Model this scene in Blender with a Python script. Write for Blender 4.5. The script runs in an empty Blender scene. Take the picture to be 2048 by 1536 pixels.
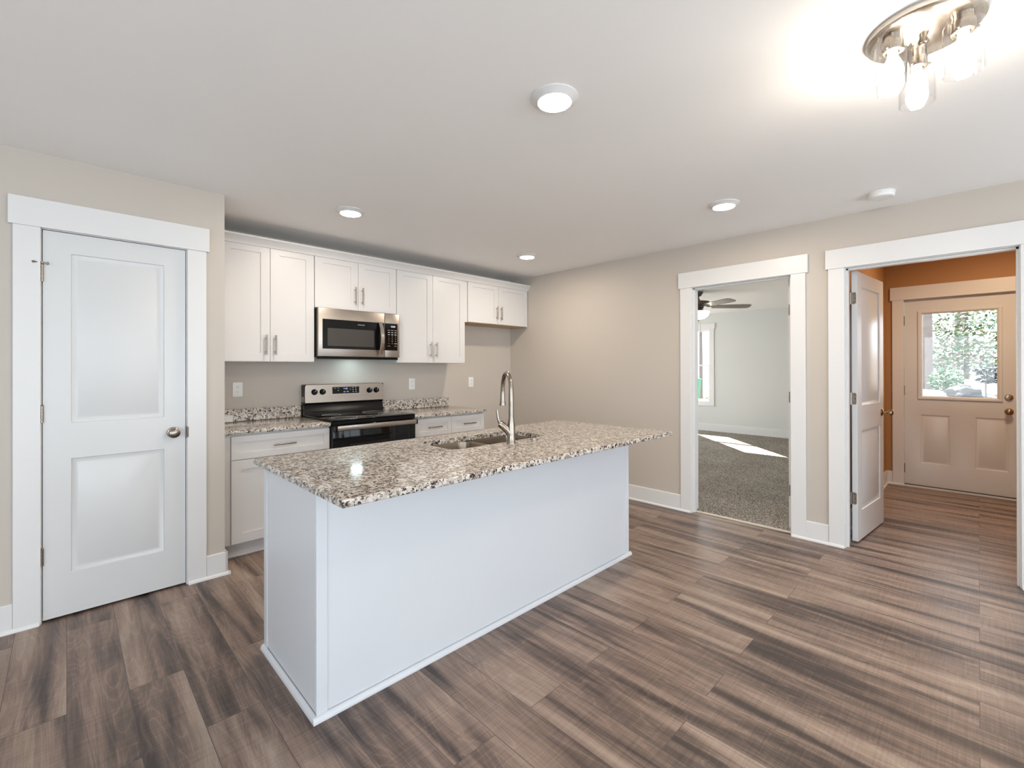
import bpy, bmesh, math, random
from mathutils import Vector, Matrix
random.seed(7)
PI = math.pi
S = bpy.context.scene
COL = S.collection

# ------------------------------------------------------------------ camera
YAW, PITCH, ROLL, CAM_H = 0.797, 0.0017, -0.002, 1.3197
cd = bpy.data.cameras.new('camera')
cd.sensor_width = 36.0
cd.lens = 911.665 / 2048 * 36.0
cd.shift_y = -(768 - 734.8645) / 2048
cd.clip_start = 0.05
cd.clip_end = 300
cam = bpy.data.objects.new('camera', cd)
COL.objects.link(cam)
_F = Vector((math.cos(YAW), math.sin(YAW), 0)); _R = Vector((math.sin(YAW), -math.cos(YAW), 0)); _U = Vector((0, 0, 1))
_F2 = math.cos(PITCH) * _F + math.sin(PITCH) * _U
_U2 = -math.sin(PITCH) * _F + math.cos(PITCH) * _U
_R3 = math.cos(ROLL) * _R + math.sin(ROLL) * _U2
_U3 = -math.sin(ROLL) * _R + math.cos(ROLL) * _U2
M = Matrix((( _R3.x, _U3.x, -_F2.x, 0), (_R3.y, _U3.y, -_F2.y, 0), (_R3.z, _U3.z, -_F2.z, CAM_H), (0, 0, 0, 1)))
cam.matrix_world = M
S.camera = cam

# ------------------------------------------------------------------ world, sun, daylight, exposure
SKY = 4.7
w = bpy.data.worlds.new('sky'); S.world = w; w.use_nodes = True
bg = w.node_tree.nodes['Background']
bg.inputs['Color'].default_value = (0.80, 0.90, 1.0, 1)
bg.inputs['Strength'].default_value = SKY
sd = bpy.data.lights.new('sun', 'SUN'); sd.energy = 42.0; sd.angle = 0.009; sd.color = (1.0, 0.95, 0.86)
sun = bpy.data.objects.new('sun', sd); COL.objects.link(sun)
sun.rotation_euler = Vector((-1.0, -0.97, -0.964)).to_track_quat('-Z', 'Y').to_euler()
sun.location = (20, 20, 19)
S.view_settings.view_transform = 'Standard'
S.view_settings.look = 'None'
S.view_settings.gamma = 1.0
S.view_settings.exposure = 0.16
S.view_settings.use_curve_mapping = False

LENS_L = 230.0     # recessed lens radiance
BULB_L = 95.0     # flush light bulbs

# ------------------------------------------------------------------ materials
def srgb(r, g, b):
    f = lambda c: (c / 255 / 12.92) if c / 255 <= 0.04045 else ((c / 255 + 0.055) / 1.055) ** 2.4
    return (f(r), f(g), f(b), 1)

def newmat(name):
    m = bpy.data.materials.new(name); m.use_nodes = True
    nt = m.node_tree
    return m, nt, nt.nodes['Principled BSDF']

def link(nt, a, b): nt.links.new(a, b)

def mat(name, col, rough=0.5, metal=0.0, bump=0.0, bscale=200.0, vary=0.0, vscale=3.0, emit=None, estr=0.0, spec=None, coat=0.0):
    m, nt, p = newmat(name)
    col = tuple(col) + ((1,) if len(col) == 3 else ())
    p.inputs['Base Color'].default_value = col
    p.inputs['Roughness'].default_value = rough
    p.inputs['Metallic'].default_value = metal
    if spec is not None: p.inputs['Specular IOR Level'].default_value = spec
    if coat: p.inputs['Coat Weight'].default_value = coat; p.inputs['Coat Roughness'].default_value = 0.1
    tc = nt.nodes.new('ShaderNodeTexCoord')
    if vary:
        n = nt.nodes.new('ShaderNodeTexNoise'); n.inputs['Scale'].default_value = vscale; n.inputs['Detail'].default_value = 3
        link(nt, tc.outputs['Object'], n.inputs['Vector'])
        mx = nt.nodes.new('ShaderNodeMix'); mx.data_type = 'RGBA'
        mx.inputs['A'].default_value = tuple(c * (1 - vary) for c in col[:3]) + (1,)
        mx.inputs['B'].default_value = tuple(min(1, c * (1 + vary)) for c in col[:3]) + (1,)
        link(nt, n.outputs['Fac'], mx.inputs['Factor']); link(nt, mx.outputs['Result'], p.inputs['Base Color'])
    if bump:
        n = nt.nodes.new('ShaderNodeTexNoise'); n.inputs['Scale'].default_value = bscale; n.inputs['Detail'].default_value = 2
        link(nt, tc.outputs['Object'], n.inputs['Vector'])
        b = nt.nodes.new('ShaderNodeBump'); b.inputs['Strength'].default_value = bump; b.inputs['Distance'].default_value = 0.002
        link(nt, n.outputs['Fac'], b.inputs['Height']); link(nt, b.outputs['Normal'], p.inputs['Normal'])
    if emit is not None:
        p.inputs['Emission Color'].default_value = tuple(emit) + ((1,) if len(emit) == 3 else ())
        p.inputs['Emission Strength'].default_value = estr
    return m

def ramp(nt, stops):
    r = nt.nodes.new('ShaderNodeValToRGB')
    e = r.color_ramp.elements
    while len(e) > 1: e.remove(e[-1])
    e[0].position = stops[0][0]; e[0].color = stops[0][1]
    for pos, c in stops[1:]:
        x = e.new(pos); x.color = c
    return r

def mat_granite(name):
    m, nt, p = newmat(name)
    tc = nt.nodes.new('ShaderNodeTexCoord')
    n0 = nt.nodes.new('ShaderNodeTexNoise'); n0.inputs['Scale'].default_value = 26; n0.inputs['Detail'].default_value = 5; n0.inputs['Roughness'].default_value = 0.65
    n1 = nt.nodes.new('ShaderNodeTexNoise'); n1.inputs['Scale'].default_value = 82; n1.inputs['Detail'].default_value = 3; n1.inputs['Roughness'].default_value = 0.6
    n1.inputs['Distortion'].default_value = 0.6
    n2 = nt.nodes.new('ShaderNodeTexNoise'); n2.inputs['Scale'].default_value = 60; n2.inputs['Detail'].default_value = 4; n2.inputs['Roughness'].default_value = 0.7
    v = nt.nodes.new('ShaderNodeTexVoronoi'); v.inputs['Scale'].default_value = 120
    for n in (n0, n1, n2, v): link(nt, tc.outputs['Object'], n.inputs['Vector'])
    base = ramp(nt, [(0.30, srgb(134, 122, 112)), (0.43, srgb(182, 172, 161)), (0.56, srgb(216, 210, 202)), (0.75, srgb(186, 168, 150))])
    link(nt, n0.outputs['Fac'], base.inputs['Fac'])
    dark = ramp(nt, [(0.0, (1, 1, 1, 1)), (0.425, (1, 1, 1, 1)), (0.46, (0, 0, 0, 1))])
    link(nt, n1.outputs['Fac'], dark.inputs['Fac'])
    grey = ramp(nt, [(0.39, (1, 1, 1, 1)), (0.48, (0, 0, 0, 1))])
    link(nt, n2.outputs['Fac'], grey.inputs['Fac'])
    a = nt.nodes.new('ShaderNodeMix'); a.data_type = 'RGBA'
    link(nt, grey.outputs['Color'], a.inputs['Factor']); link(nt, base.outputs['Color'], a.inputs['A']); a.inputs['B'].default_value = srgb(126, 114, 105)
    b = nt.nodes.new('ShaderNodeMix'); b.data_type = 'RGBA'
    link(nt, dark.outputs['Color'], b.inputs['Factor']); link(nt, a.outputs['Result'], b.inputs['A']); b.inputs['B'].default_value = srgb(44, 38, 36)
    link(nt, b.outputs['Result'], p.inputs['Base Color'])
    p.inputs['Roughness'].default_value = 0.09
    return m

def mat_floor(name):
    m, nt, p = newmat(name)
    tc = nt.nodes.new('ShaderNodeTexCoord')
    sx = nt.nodes.new('ShaderNodeSeparateXYZ'); link(nt, tc.outputs['Object'], sx.inputs[0])
    cb = nt.nodes.new('ShaderNodeCombineXYZ'); link(nt, sx.outputs['Y'], cb.inputs['X']); link(nt, sx.outputs['X'], cb.inputs['Y'])
    br = nt.nodes.new('ShaderNodeTexBrick')
    link(nt, cb.outputs[0], br.inputs['Vector'])
    br.offset = 0.37; br.offset_frequency = 2; br.squash = 1.0
    br.inputs['Color1'].default_value = (0, 0, 0, 1); br.inputs['Color2'].default_value = (1, 1, 1, 1); br.inputs['Mortar'].default_value = (0.5, 0.5, 0.5, 1)
    br.inputs['Scale'].default_value = 1.0; br.inputs['Brick Width'].default_value = 1.22; br.inputs['Row Height'].default_value = 0.184
    br.inputs['Mortar Size'].default_value = 0.0012; br.inputs['Mortar Smooth'].default_value = 0.1; br.inputs['Bias'].default_value = 0.0
    rnd = nt.nodes.new('ShaderNodeMath'); rnd.operation = 'MULTIPLY'; rnd.inputs[1].default_value = 37.0
    link(nt, br.outputs['Color'], rnd.inputs[0])
    def stretched(kx, ky, detail, rough, dist=0.0, scale=1.0):
        cm = nt.nodes.new('ShaderNodeCombineXYZ')
        a = nt.nodes.new('ShaderNodeMath'); a.operation = 'MULTIPLY'; a.inputs[1].default_value = kx; link(nt, sx.outputs['X'], a.inputs[0])
        b = nt.nodes.new('ShaderNodeMath'); b.operation = 'MULTIPLY'; b.inputs[1].default_value = ky; link(nt, sx.outputs['Y'], b.inputs[0])
        link(nt, a.outputs[0], cm.inputs['X']); link(nt, b.outputs[0], cm.inputs['Y']); link(nt, rnd.outputs[0], cm.inputs['Z'])
        n = nt.nodes.new('ShaderNodeTexNoise'); n.inputs['Scale'].default_value = scale; n.inputs['Detail'].default_value = detail
        n.inputs['Roughness'].default_value = rough; n.inputs['Distortion'].default_value = dist
        link(nt, cm.outputs[0], n.inputs['Vector'])
        return n
    bands = stretched(10.0, 0.8, 2, 0.55, 0.5)
    grain = stretched(55, 3.0, 5, 0.65, 0.3)
    fine = stretched(260, 9.0, 3, 0.6)
    saw = stretched(5, 130, 3, 0.6, 0.2)
    knot = stretched(8.0, 0.95, 1, 0.4, 1.0)
    # contour lines (cathedral grain) from the knot field
    kl = nt.nodes.new('ShaderNodeMath'); kl.operation = 'MULTIPLY'; kl.inputs[1].default_value = 14.0; link(nt, knot.outputs['Fac'], kl.inputs[0])
    kf = nt.nodes.new('ShaderNodeMath'); kf.operation = 'PINGPONG'; kf.inputs[1].default_value = 0.5; link(nt, kl.outputs[0], kf.inputs[0])
    col = ramp(nt, [(0.22, srgb(60, 49, 45)), (0.41, srgb(103, 86, 77)), (0.56, srgb(137, 116, 103)), (0.76, srgb(165, 146, 131))])
    sm = nt.nodes.new('ShaderNodeMath'); sm.operation = 'MULTIPLY_ADD'; sm.inputs[1].default_value = 0.11; link(nt, br.outputs['Color'], sm.inputs[0])
    b2 = nt.nodes.new('ShaderNodeMath'); b2.operation = 'SUBTRACT'; link(nt, bands.outputs['Fac'], b2.inputs[0]); b2.inputs[1].default_value = 0.045
    link(nt, b2.outputs[0], sm.inputs[2])
    def addto(prev, src, k, off):
        t = nt.nodes.new('ShaderNodeMath'); t.operation = 'SUBTRACT'; link(nt, src, t.inputs[0]); t.inputs[1].default_value = off
        q = nt.nodes.new('ShaderNodeMath'); q.operation = 'MULTIPLY_ADD'; link(nt, t.outputs[0], q.inputs[0]); q.inputs[1].default_value = k; link(nt, prev, q.inputs[2])
        return q.outputs[0]
    v = sm.outputs[0]
    v = addto(v, grain.outputs['Fac'], 0.30, 0.5)
    v = addto(v, fine.outputs['Fac'], 0.22, 0.5)
    v = addto(v, saw.outputs['Fac'], 0.22, 0.5)
    v = addto(v, kf.outputs[0], 0.08, 0.25)
    kr = nt.nodes.new('ShaderNodeMapRange'); kr.inputs['From Min'].default_value = 0.40; kr.inputs['From Max'].default_value = 0.5
    link(nt, kf.outputs[0], kr.inputs['Value'])
    v = addto(v, kr.outputs[0], 0.065, 0.1)
    bs = nt.nodes.new('ShaderNodeMapRange'); bs.inputs['From Min'].default_value = 0.33; bs.inputs['From Max'].default_value = 0.46; bs.inputs['To Min'].default_value = -0.075; bs.inputs['To Max'].default_value = 0.0
    bs.interpolation_type = 'SMOOTHSTEP'
    link(nt, bands.outputs['Fac'], bs.inputs['Value'])
    ba = nt.nodes.new('ShaderNodeMath'); link(nt, v, ba.inputs[0]); link(nt, bs.outputs[0], ba.inputs[1]); v = ba.outputs[0]
    link(nt, v, col.inputs['Fac'])
    mm = nt.nodes.new('ShaderNodeMix'); mm.data_type = 'RGBA'
    link(nt, br.outputs['Fac'], mm.inputs['Factor']); link(nt, col.outputs['Color'], mm.inputs['A']); mm.inputs['B'].default_value = srgb(78, 67, 61)
    link(nt, mm.outputs['Result'], p.inputs['Base Color'])
    rr = nt.nodes.new('ShaderNodeMapRange'); rr.inputs['To Min'].default_value = 0.32; rr.inputs['To Max'].default_value = 0.48
    link(nt, grain.outputs['Fac'], rr.inputs['Value']); link(nt, rr.outputs[0], p.inputs['Roughness'])
    bp = nt.nodes.new('ShaderNodeBump'); bp.inputs['Strength'].default_value = 0.25; bp.inputs['Distance'].default_value = 0.0015
    link(nt, v, bp.inputs['Height']); link(nt, bp.outputs['Normal'], p.inputs['Normal'])
    return m

def mat_carpet(name):
    m, nt, p = newmat(name)
    tc = nt.nodes.new('ShaderNodeTexCoord')
    n = nt.nodes.new('ShaderNodeTexNoise'); n.inputs['Scale'].default_value = 110; n.inputs['Detail'].default_value = 3; n.inputs['Roughness'].default_value = 0.75
    n2 = nt.nodes.new('ShaderNodeTexNoise'); n2.inputs['Scale'].default_value = 2.5; n2.inputs['Detail'].default_value = 2
    link(nt, tc.outputs['Object'], n.inputs['Vector']); link(nt, tc.outputs['Object'], n2.inputs['Vector'])
    ad = nt.nodes.new('ShaderNodeMath'); ad.operation = 'MULTIPLY_ADD'; ad.inputs[1].default_value = 0.07
    link(nt, n2.outputs['Fac'], ad.inputs[0]); link(nt, n.outputs['Fac'], ad.inputs[2])
    c = ramp(nt, [(0.41, srgb(48, 43, 39)), (0.50, srgb(118, 110, 101)), (0.58, srgb(168, 159, 148)), (0.68, srgb(214, 205, 192))])
    link(nt, ad.outputs[0], c.inputs['Fac']); link(nt, c.outputs['Color'], p.inputs['Base Color'])
    p.inputs['Roughness'].default_value = 1.0; p.inputs['Specular IOR Level'].default_value = 0.1
    b = nt.nodes.new('ShaderNodeBump'); b.inputs['Strength'].default_value = 0.8; b.inputs['Distance'].default_value = 0.008
    link(nt, n.outputs['Fac'], b.inputs['Height']); link(nt, b.outputs['Normal'], p.inputs['Normal'])
    return m

def mat_glass(name, tint=(1, 1, 1), edge=0.0):
    m, nt, p = newmat(name)
    nt.nodes.remove(p)
    out = nt.nodes['Material Output']
    t = nt.nodes.new('ShaderNodeBsdfTransparent'); t.inputs['Color'].default_value = tuple(tint) + (1,)
    g = nt.nodes.new('ShaderNodeBsdfGlossy'); g.inputs['Roughness'].default_value = 0.02
    f = nt.nodes.new('ShaderNodeFresnel')
    ge = nt.nodes.new('ShaderNodeNewGeometry'); mr = nt.nodes.new('ShaderNodeMapRange')
    mr.inputs['To Min'].default_value = 1.5; mr.inputs['To Max'].default_value = 1 / 1.5      # same thin-pane reflection on both faces
    link(nt, ge.outputs['Backfacing'], mr.inputs['Value']); link(nt, mr.outputs[0], f.inputs['IOR'])
    mx = nt.nodes.new('ShaderNodeMixShader')
    link(nt, f.outputs[0], mx.inputs[0]); link(nt, t.outputs[0], mx.inputs[1]); link(nt, g.outputs[0], mx.inputs[2])
    link(nt, mx.outputs[0], out.inputs['Surface'])
    return m

def mat_brushed(name, col, rough=0.28, axis='X'):
    m, nt, p = newmat(name)
    p.inputs['Metallic'].default_value = 1.0
    tc = nt.nodes.new('ShaderNodeTexCoord'); mp = nt.nodes.new('ShaderNodeMapping')
    mp.inputs['Scale'].default_value = {'X': (2, 60, 400), 'Z': (400, 400, 2)}[axis]
    n = nt.nodes.new('ShaderNodeTexNoise'); n.inputs['Scale'].default_value = 1.0; n.inputs['Detail'].default_value = 3
    link(nt, tc.outputs['Object'], mp.inputs['Vector']); link(nt, mp.outputs[0], n.inputs['Vector'])
    r = nt.nodes.new('ShaderNodeMapRange'); r.inputs['To Min'].default_value = rough - 0.06; r.inputs['To Max'].default_value = rough + 0.08
    link(nt, n.outputs['Fac'], r.inputs['Value']); link(nt, r.outputs[0], p.inputs['Roughness'])
    c = ramp(nt, [(0.3, tuple(x * 0.9 for x in col) + (1,)), (0.7, tuple(min(1, x * 1.08) for x in col) + (1,))])
    link(nt, n.outputs['Fac'], c.inputs['Fac']); link(nt, c.outputs['Color'], p.inputs['Base Color'])
    return m

WALL = mat('wall_paint_greige', (0.535, 0.48, 0.42), 0.55, bump=0.05, bscale=350, vary=0.01)
CEIL = mat('ceiling_paint', (0.93, 0.915, 0.90), 0.6, bump=0.05, bscale=300, vary=0.01)
TRIM = mat('trim_white', (0.73, 0.72, 0.71), 0.32, vary=0.008)
DOORW = mat('door_white', (0.665, 0.665, 0.66), 0.3, vary=0.008)
CAB = mat('cabinet_white', (0.655, 0.635, 0.62), 0.35, vary=0.008)
ISL = mat('island_white', (0.655, 0.67, 0.695), 0.3, vary=0.008)
HALLW = mat('hall_warm_light_tan', (0.42, 0.213, 0.082), 0.6, bump=0.05, bscale=350, vary=0.02)  # the hall's warm light is deepened into this wall colour
BEDW = mat('bedroom_paint', (0.64, 0.645, 0.62), 0.6, bump=0.05, bscale=350, vary=0.01)
GRAN = mat_granite('granite_speckled')
FLOOR = mat_floor('vinyl_plank')
CARPET = mat_carpet('carpet_grey')
STEEL = mat_brushed('stainless_brushed', (0.42, 0.37, 0.325), 0.32, 'X')
SINKM = mat_brushed('sink_steel', (0.30, 0.245, 0.19), 0.24, 'X')
NICK = mat_brushed('satin_nickel', (0.33, 0.285, 0.24), 0.24, 'Z')
PLATE = mat_brushed('canopy_nickel', (0.66, 0.61, 0.55), 0.24, 'X')
CHROME = mat('chrome', (0.62, 0.59, 0.56), 0.14, 1.0, vary=0.01)
BRONZE = mat('aged_brass', (0.42, 0.31, 0.20), 0.25, 1.0, vary=0.05)
BLACK = mat('black_glass', (0.004, 0.004, 0.004), 0.06, vary=0.02, spec=0.28)
BLACKP = mat('black_enamel', (0.006, 0.0055, 0.0055), 0.2, vary=0.02, spec=0.25)
DGLASS = mat('oven_window_tint', (0.02, 0.017, 0.014), 0.08, vary=0.02, spec=0.28)
MWGLASS = mat('microwave_window_mesh', (0.055, 0.049, 0.043), 0.2, vary=0.1, vscale=500, spec=0.3)
PLAST = mat('white_plastic', (0.82, 0.81, 0.79), 0.35, vary=0.008)
SLOT = mat('dark_slot', (0.04, 0.04, 0.04), 0.5, vary=0.02)
WOODB = mat('raw_plywood', (0.50, 0.34, 0.20), 0.6, vary=0.12, vscale=14)
LENS = mat('lit_lens', (0.9, 0.9, 0.88), 0.4, emit=(1.0, 0.87, 0.72), estr=LENS_L, vary=0.002)
BULB = mat('lit_bulb', (0.9, 0.9, 0.88), 0.3, emit=(1.0, 0.88, 0.74), estr=BULB_L, vary=0.002)
BOWL = mat('lit_frosted_bowl', (0.9, 0.88, 0.84), 0.3, emit=(1.0, 0.90, 0.76), estr=12.0, vary=0.002)
LCD = mat('lit_blue_digits', (0.1, 0.1, 0.5), 0.4, emit=(0.45, 0.5, 1.0), estr=1.2, vary=0.002)
LCDW = mat('lit_white_digits', (0.5, 0.5, 0.5), 0.4, emit=(0.85, 0.95, 1.0), estr=0.9, vary=0.002)
PRINT = mat('grey_print', (0.42, 0.41, 0.40), 0.5, vary=0.01)
REDPRINT = mat('red_print', (0.35, 0.04, 0.03), 0.5, vary=0.01)
GLASS = mat_glass('clear_glass')
SHADE = mat_glass('shade_glass', (0.97, 0.97, 0.97))
FANM = mat('fan_bronze', (0.16, 0.13, 0.10), 0.4, 0.6, vary=0.04)
BLADE = mat('fan_blade', (0.17, 0.145, 0.12), 0.28, vary=0.08, vscale=8)
EXTW = mat('white_siding', (0.8, 0.8, 0.78), 0.6, vary=0.02)
ROOFM = mat('grey_shingle', (0.2, 0.19, 0.18), 0.9, bump=0.3, bscale=30, vary=0.1)
BARK = mat('tree_bark', (0.13, 0.11, 0.10), 0.9, bump=0.8, bscale=25, vary=0.25, vscale=12)
LEAFG = mat('green_leaves', (0.05, 0.125, 0.045), 0.5, vary=0.5, vscale=2.2)
LEAFY = mat('yellow_green_leaves', (0.10, 0.12, 0.03), 0.5, vary=0.5, vscale=2.0)
LEAFR = mat('rust_leaves', (0.12, 0.06, 0.04), 0.5, vary=0.5, vscale=2.0)
LEAFD = mat('dark_blue_green_leaves', (0.016, 0.028, 0.026), 0.5, vary=0.3, vscale=3)
ROCK = mat('grey_rock', (0.06, 0.06, 0.06), 0.9, bump=0.7, bscale=12, vary=0.35, vscale=5)
MULCH = mat('leaf_litter', (0.34, 0.27, 0.21), 1.0, bump=0.8, bscale=18, vary=0.5, vscale=5)
LAWN = mat('pale_ground', (0.15, 0.135, 0.12), 1.0, bump=1.0, bscale=14, vary=0.75, vscale=3.5)
GREENP = mat('green_plastic', (0.02, 0.22, 0.11), 0.45, vary=0.05)
GREENF = mat('dark_bell_metal', (0.02, 0.02, 0.02), 0.5, vary=0.02)

# ------------------------------------------------------------------ helpers
class MB:
    def __init__(s): s.bm = bmesh.new()
    def box(s, x0, x1, y0, y1, z0, z1, bev=0.0, seg=1):
        x0, x1 = min(x0, x1), max(x0, x1); y0, y1 = min(y0, y1), max(y0, y1); z0, z1 = min(z0, z1), max(z0, z1)
        m = Matrix.Translation(((x0 + x1) / 2, (y0 + y1) / 2, (z0 + z1) / 2)) @ Matrix.Diagonal((x1 - x0, y1 - y0, z1 - z0, 1))
        g = bmesh.ops.create_cube(s.bm, size=1.0, matrix=m)
        if bev:
            ed = list({e for v in g['verts'] for e in v.link_edges})
            bmesh.ops.bevel(s.bm, geom=ed, offset=bev, segments=seg, affect='EDGES', profile=0.5, clamp_overlap=True)
        return s
    def poly(s, pts, faces):
        vs = [s.bm.verts.new(p) for p in pts]
        for f in faces:
            try: s.bm.faces.new([vs[i] for i in f])
            except ValueError: pass
        return s
    def extrude(s, pts, vec):
        n = len(pts); vec = Vector(vec)
        a = [s.bm.verts.new(p) for p in pts]; b = [s.bm.verts.new(Vector(p) + vec) for p in pts]
        s.bm.faces.new(a[::-1]); s.bm.faces.new(b)
        for i in range(n): s.bm.faces.new((a[i], a[(i + 1) % n], b[(i + 1) % n], b[i]))
        return s
    def loft(s, rings, cap0=True, cap1=True, closed=True):
        R = [[s.bm.verts.new(p) for p in r] for r in rings]
        n = len(R[0])
        for a, b in zip(R, R[1:]):
            for i in range(n if closed else n - 1):
                j = (i + 1) % n
                s.bm.faces.new((a[i], a[j], b[j], b[i]))
        if cap0: s.bm.faces.new(R[0][::-1])
        if cap1: s.bm.faces.new(R[-1])
        return s
    def lathe(s, origin, prof, axis=(0, 0, 1), seg=32, cap=True):
        # prof: list of (radius, height along axis)
        q = Vector((0, 0, 1)).rotation_difference(Vector(axis).normalized())
        o = Vector(origin); rings = []
        for r, h in prof:
            r = max(r, 1e-5)
            rings.append([o + q @ Vector((r * math.cos(2 * PI * i / seg), r * math.sin(2 * PI * i / seg), h)) for i in range(seg)])
        return s.loft(rings, cap, cap)
    def cyl(s, a, b, r, r2=None, seg=20):
        a = Vector(a); b = Vector(b); d = b - a
        return s.lathe(a, [(r, 0), (r if r2 is None else r2, d.length)], d, seg)
    def tube(s, pts, rad, seg=16, sub=6, cap=True):
        P = [Vector(p) for p in pts]; n = len(P)
        rad = rad if isinstance(rad, (list, tuple)) else [rad] * n
        path = []; rr = []
        for i in range(n - 1):
            p0 = P[max(i - 1, 0)]; p1 = P[i]; p2 = P[i + 1]; p3 = P[min(i + 2, n - 1)]
            for k in range(sub):
                t = k / sub
                path.append(0.5 * ((2 * p1) + (-p0 + p2) * t + (2 * p0 - 5 * p1 + 4 * p2 - p3) * t * t + (-p0 + 3 * p1 - 3 * p2 + p3) * t ** 3))
                rr.append(rad[i] + (rad[i + 1] - rad[i]) * t)
        path.append(P[-1]); rr.append(rad[-1])
        tan = [(path[min(i + 1, len(path) - 1)] - path[max(i - 1, 0)]).normalized() for i in range(len(path))]
        nrm = tan[0].orthogonal().normalized(); rings = []
        for i, p in enumerate(path):
            if i: nrm = (tan[i - 1].rotation_difference(tan[i]) @ nrm).normalized()
            bn = tan[i].cross(nrm)
            rings.append([p + rr[i] * (math.cos(2 * PI * k / seg) * nrm + math.sin(2 * PI * k / seg) * bn) for k in range(seg)])
        return s.loft(rings, cap, cap)
    def build(s, name, m, parent=None, origin=(0, 0, 0), smooth=True):
        bm = s.bm
        bmesh.ops.recalc_face_normals(bm, faces=bm.faces[:])
        if smooth:
            for f in bm.faces: f.smooth = True
            for e in bm.edges:
                if len(e.link_faces) == 2 and e.calc_face_angle(0) > 0.6: e.smooth = False
        if parent is not None and 'org' in ORG.get(parent.name, {}): origin = ORG[parent.name]['org']
        o_ = Vector(origin)
        if o_.length: bmesh.ops.translate(bm, verts=bm.verts[:], vec=-o_)
        me = bpy.data.meshes.new(name); bm.to_mesh(me); bm.free()
        me.materials.append(m)
        o = bpy.data.objects.new(name, me); COL.objects.link(o)
        if parent is not None: o.parent = parent
        else: o.location = o_
        ORG[o.name] = {'org': o_}
        return o
ORG = {}

def tag(o, label=None, cat=None, group=None, kind=None):
    if label: o['label'] = label
    if cat: o['category'] = cat
    if group: o['group'] = group
    if kind: o['kind'] = kind
    return o

def thing(name, loc, label, cat, group=None, kind=None, rot=None):
    o = bpy.data.objects.new(name, None); COL.objects.link(o)
    o.location = loc; o.empty_display_size = 0.05
    ORG[o.name] = {'org': Vector(loc)}
    if rot is not None:
        o.rotation_euler = (0, 0, rot); ORG[o.name] = {'org': Vector((0, 0, 0))}   # parts of a turned thing are built in its own axes
    return tag(o, label, cat, group, kind)

def struct(name, mb, m, label=None, parent=None):
    o = mb.build(name, m, parent)
    if parent is None: tag(o, label, None, None, 'structure')
    return o

def text(name, body, size, m, parent, loc, right, up, extrude=0.0003, align='CENTER'):
    c = bpy.data.curves.new(name, 'FONT'); c.body = body; c.size = size; c.extrude = extrude; c.align_x = align; c.align_y = 'CENTER'
    t = bpy.data.objects.new('tmp_text', c); COL.objects.link(t)
    dg = bpy.context.evaluated_depsgraph_get(); dg.update()
    me = bpy.data.meshes.new_from_object(t.evaluated_get(dg))
    bpy.data.objects.remove(t)
    r = Vector(right).normalized(); u = Vector(up).normalized(); n = r.cross(u)
    org = ORG[parent.name]['org']
    for v in me.vertices:
        v.co = Vector(loc) + r * v.co.x + u * v.co.y + n * v.co.z - org
    me.materials.clear(); me.materials.append(m); me.name = name
    o = bpy.data.objects.new(name, me); COL.objects.link(o); o.parent = parent
    ORG[o.name] = {'org': org}
    return o

def rrect(x0, x1, y0, y1, r, z, n=6):
    pts = []
    for cx, cy, a0 in ((x1 - r, y1 - r, 0), (x0 + r, y1 - r, PI / 2), (x0 + r, y0 + r, PI), (x1 - r, y0 + r, 3 * PI / 2)):
        for i in range(n + 1):
            a = a0 + PI / 2 * i / n
            pts.append((cx + r * math.cos(a), cy + r * math.sin(a), z))
    return pts

# a flat slab seen face-on, described in (u across, v up, w outward) and mapped by a function
def framed_panel(mb, mp, u0, u1, v0, v1, thick, openings, profile):
    """door slab: frame face at w=0 with moulded openings; profile = [(inset, depth)] from the opening edge inwards."""
    us = sorted({u0, u1, *[o[0] for o in openings], *[o[1] for o in openings]})
    vs = sorted({v0, v1, *[o[2] for o in openings], *[o[3] for o in openings]})
    bm = mb.bm; cache = {}
    def V(u, v, w_):
        k = (round(u, 5), round(v, 5), round(w_, 5))
        if k not in cache: cache[k] = bm.verts.new(mp(u, v, w_))
        return cache[k]
    def F(*a):
        try: bm.faces.new(a)
        except ValueError: pass
    def inside(u, v): return any(a < u < b and c < v < d for a, b, c, d in openings)
    for a, b in zip(us, us[1:]):
        for c, d in zip(vs, vs[1:]):
            if not inside((a + b) / 2, (c + d) / 2): F(V(a, c, 0), V(b, c, 0), V(b, d, 0), V(a, d, 0))
    for a, b, c, d in openings:
        prev = [(a, c, 0), (b, c, 0), (b, d, 0), (a, d, 0)]
        # split the outer ring where the grid has extra points
        for i, (ins, dep) in enumerate(profile):
            cur = [(a + ins, c + ins, -dep), (b - ins, c + ins, -dep), (b - ins, d - ins, -dep), (a + ins, d - ins, -dep)]
            for k in range(4):
                j = (k + 1) % 4
                F(V(*prev[k]), V(*prev[j]), V(*cur[j]), V(*cur[k]))
            prev = cur
        F(*[V(*q) for q in prev])
    # sides and back
    B = [(u0, v0), (u1, v0), (u1, v1), (u0, v1)]
    for k in range(4):
        j = (k + 1) % 4
        (a, c), (b, d) = B[k], B[j]
        F(V(a, c, 0), V(b, d, 0), V(b, d, -thick), V(a, c, -thick))
    F(*[V(a, c, -thick) for a, c in B][::-1])
    return mb

MOULD = [(0.003, 0.007), (0.014, 0.012), (0.024, 0.0125), (0.030, 0.011), (0.054, 0.0015)]
SHAKER = [(0.0005, 0.007)]

def front_map(y): return lambda u, v, w_: (u, y - w_, v)                # faces -Y
def xface_map(x): return lambda u, v, w_: (x - w_, u, v)                # faces -X, u = Y
def back_map(y): return lambda u, v, w_: (u, y + w_, v)                 # faces +Y

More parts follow.
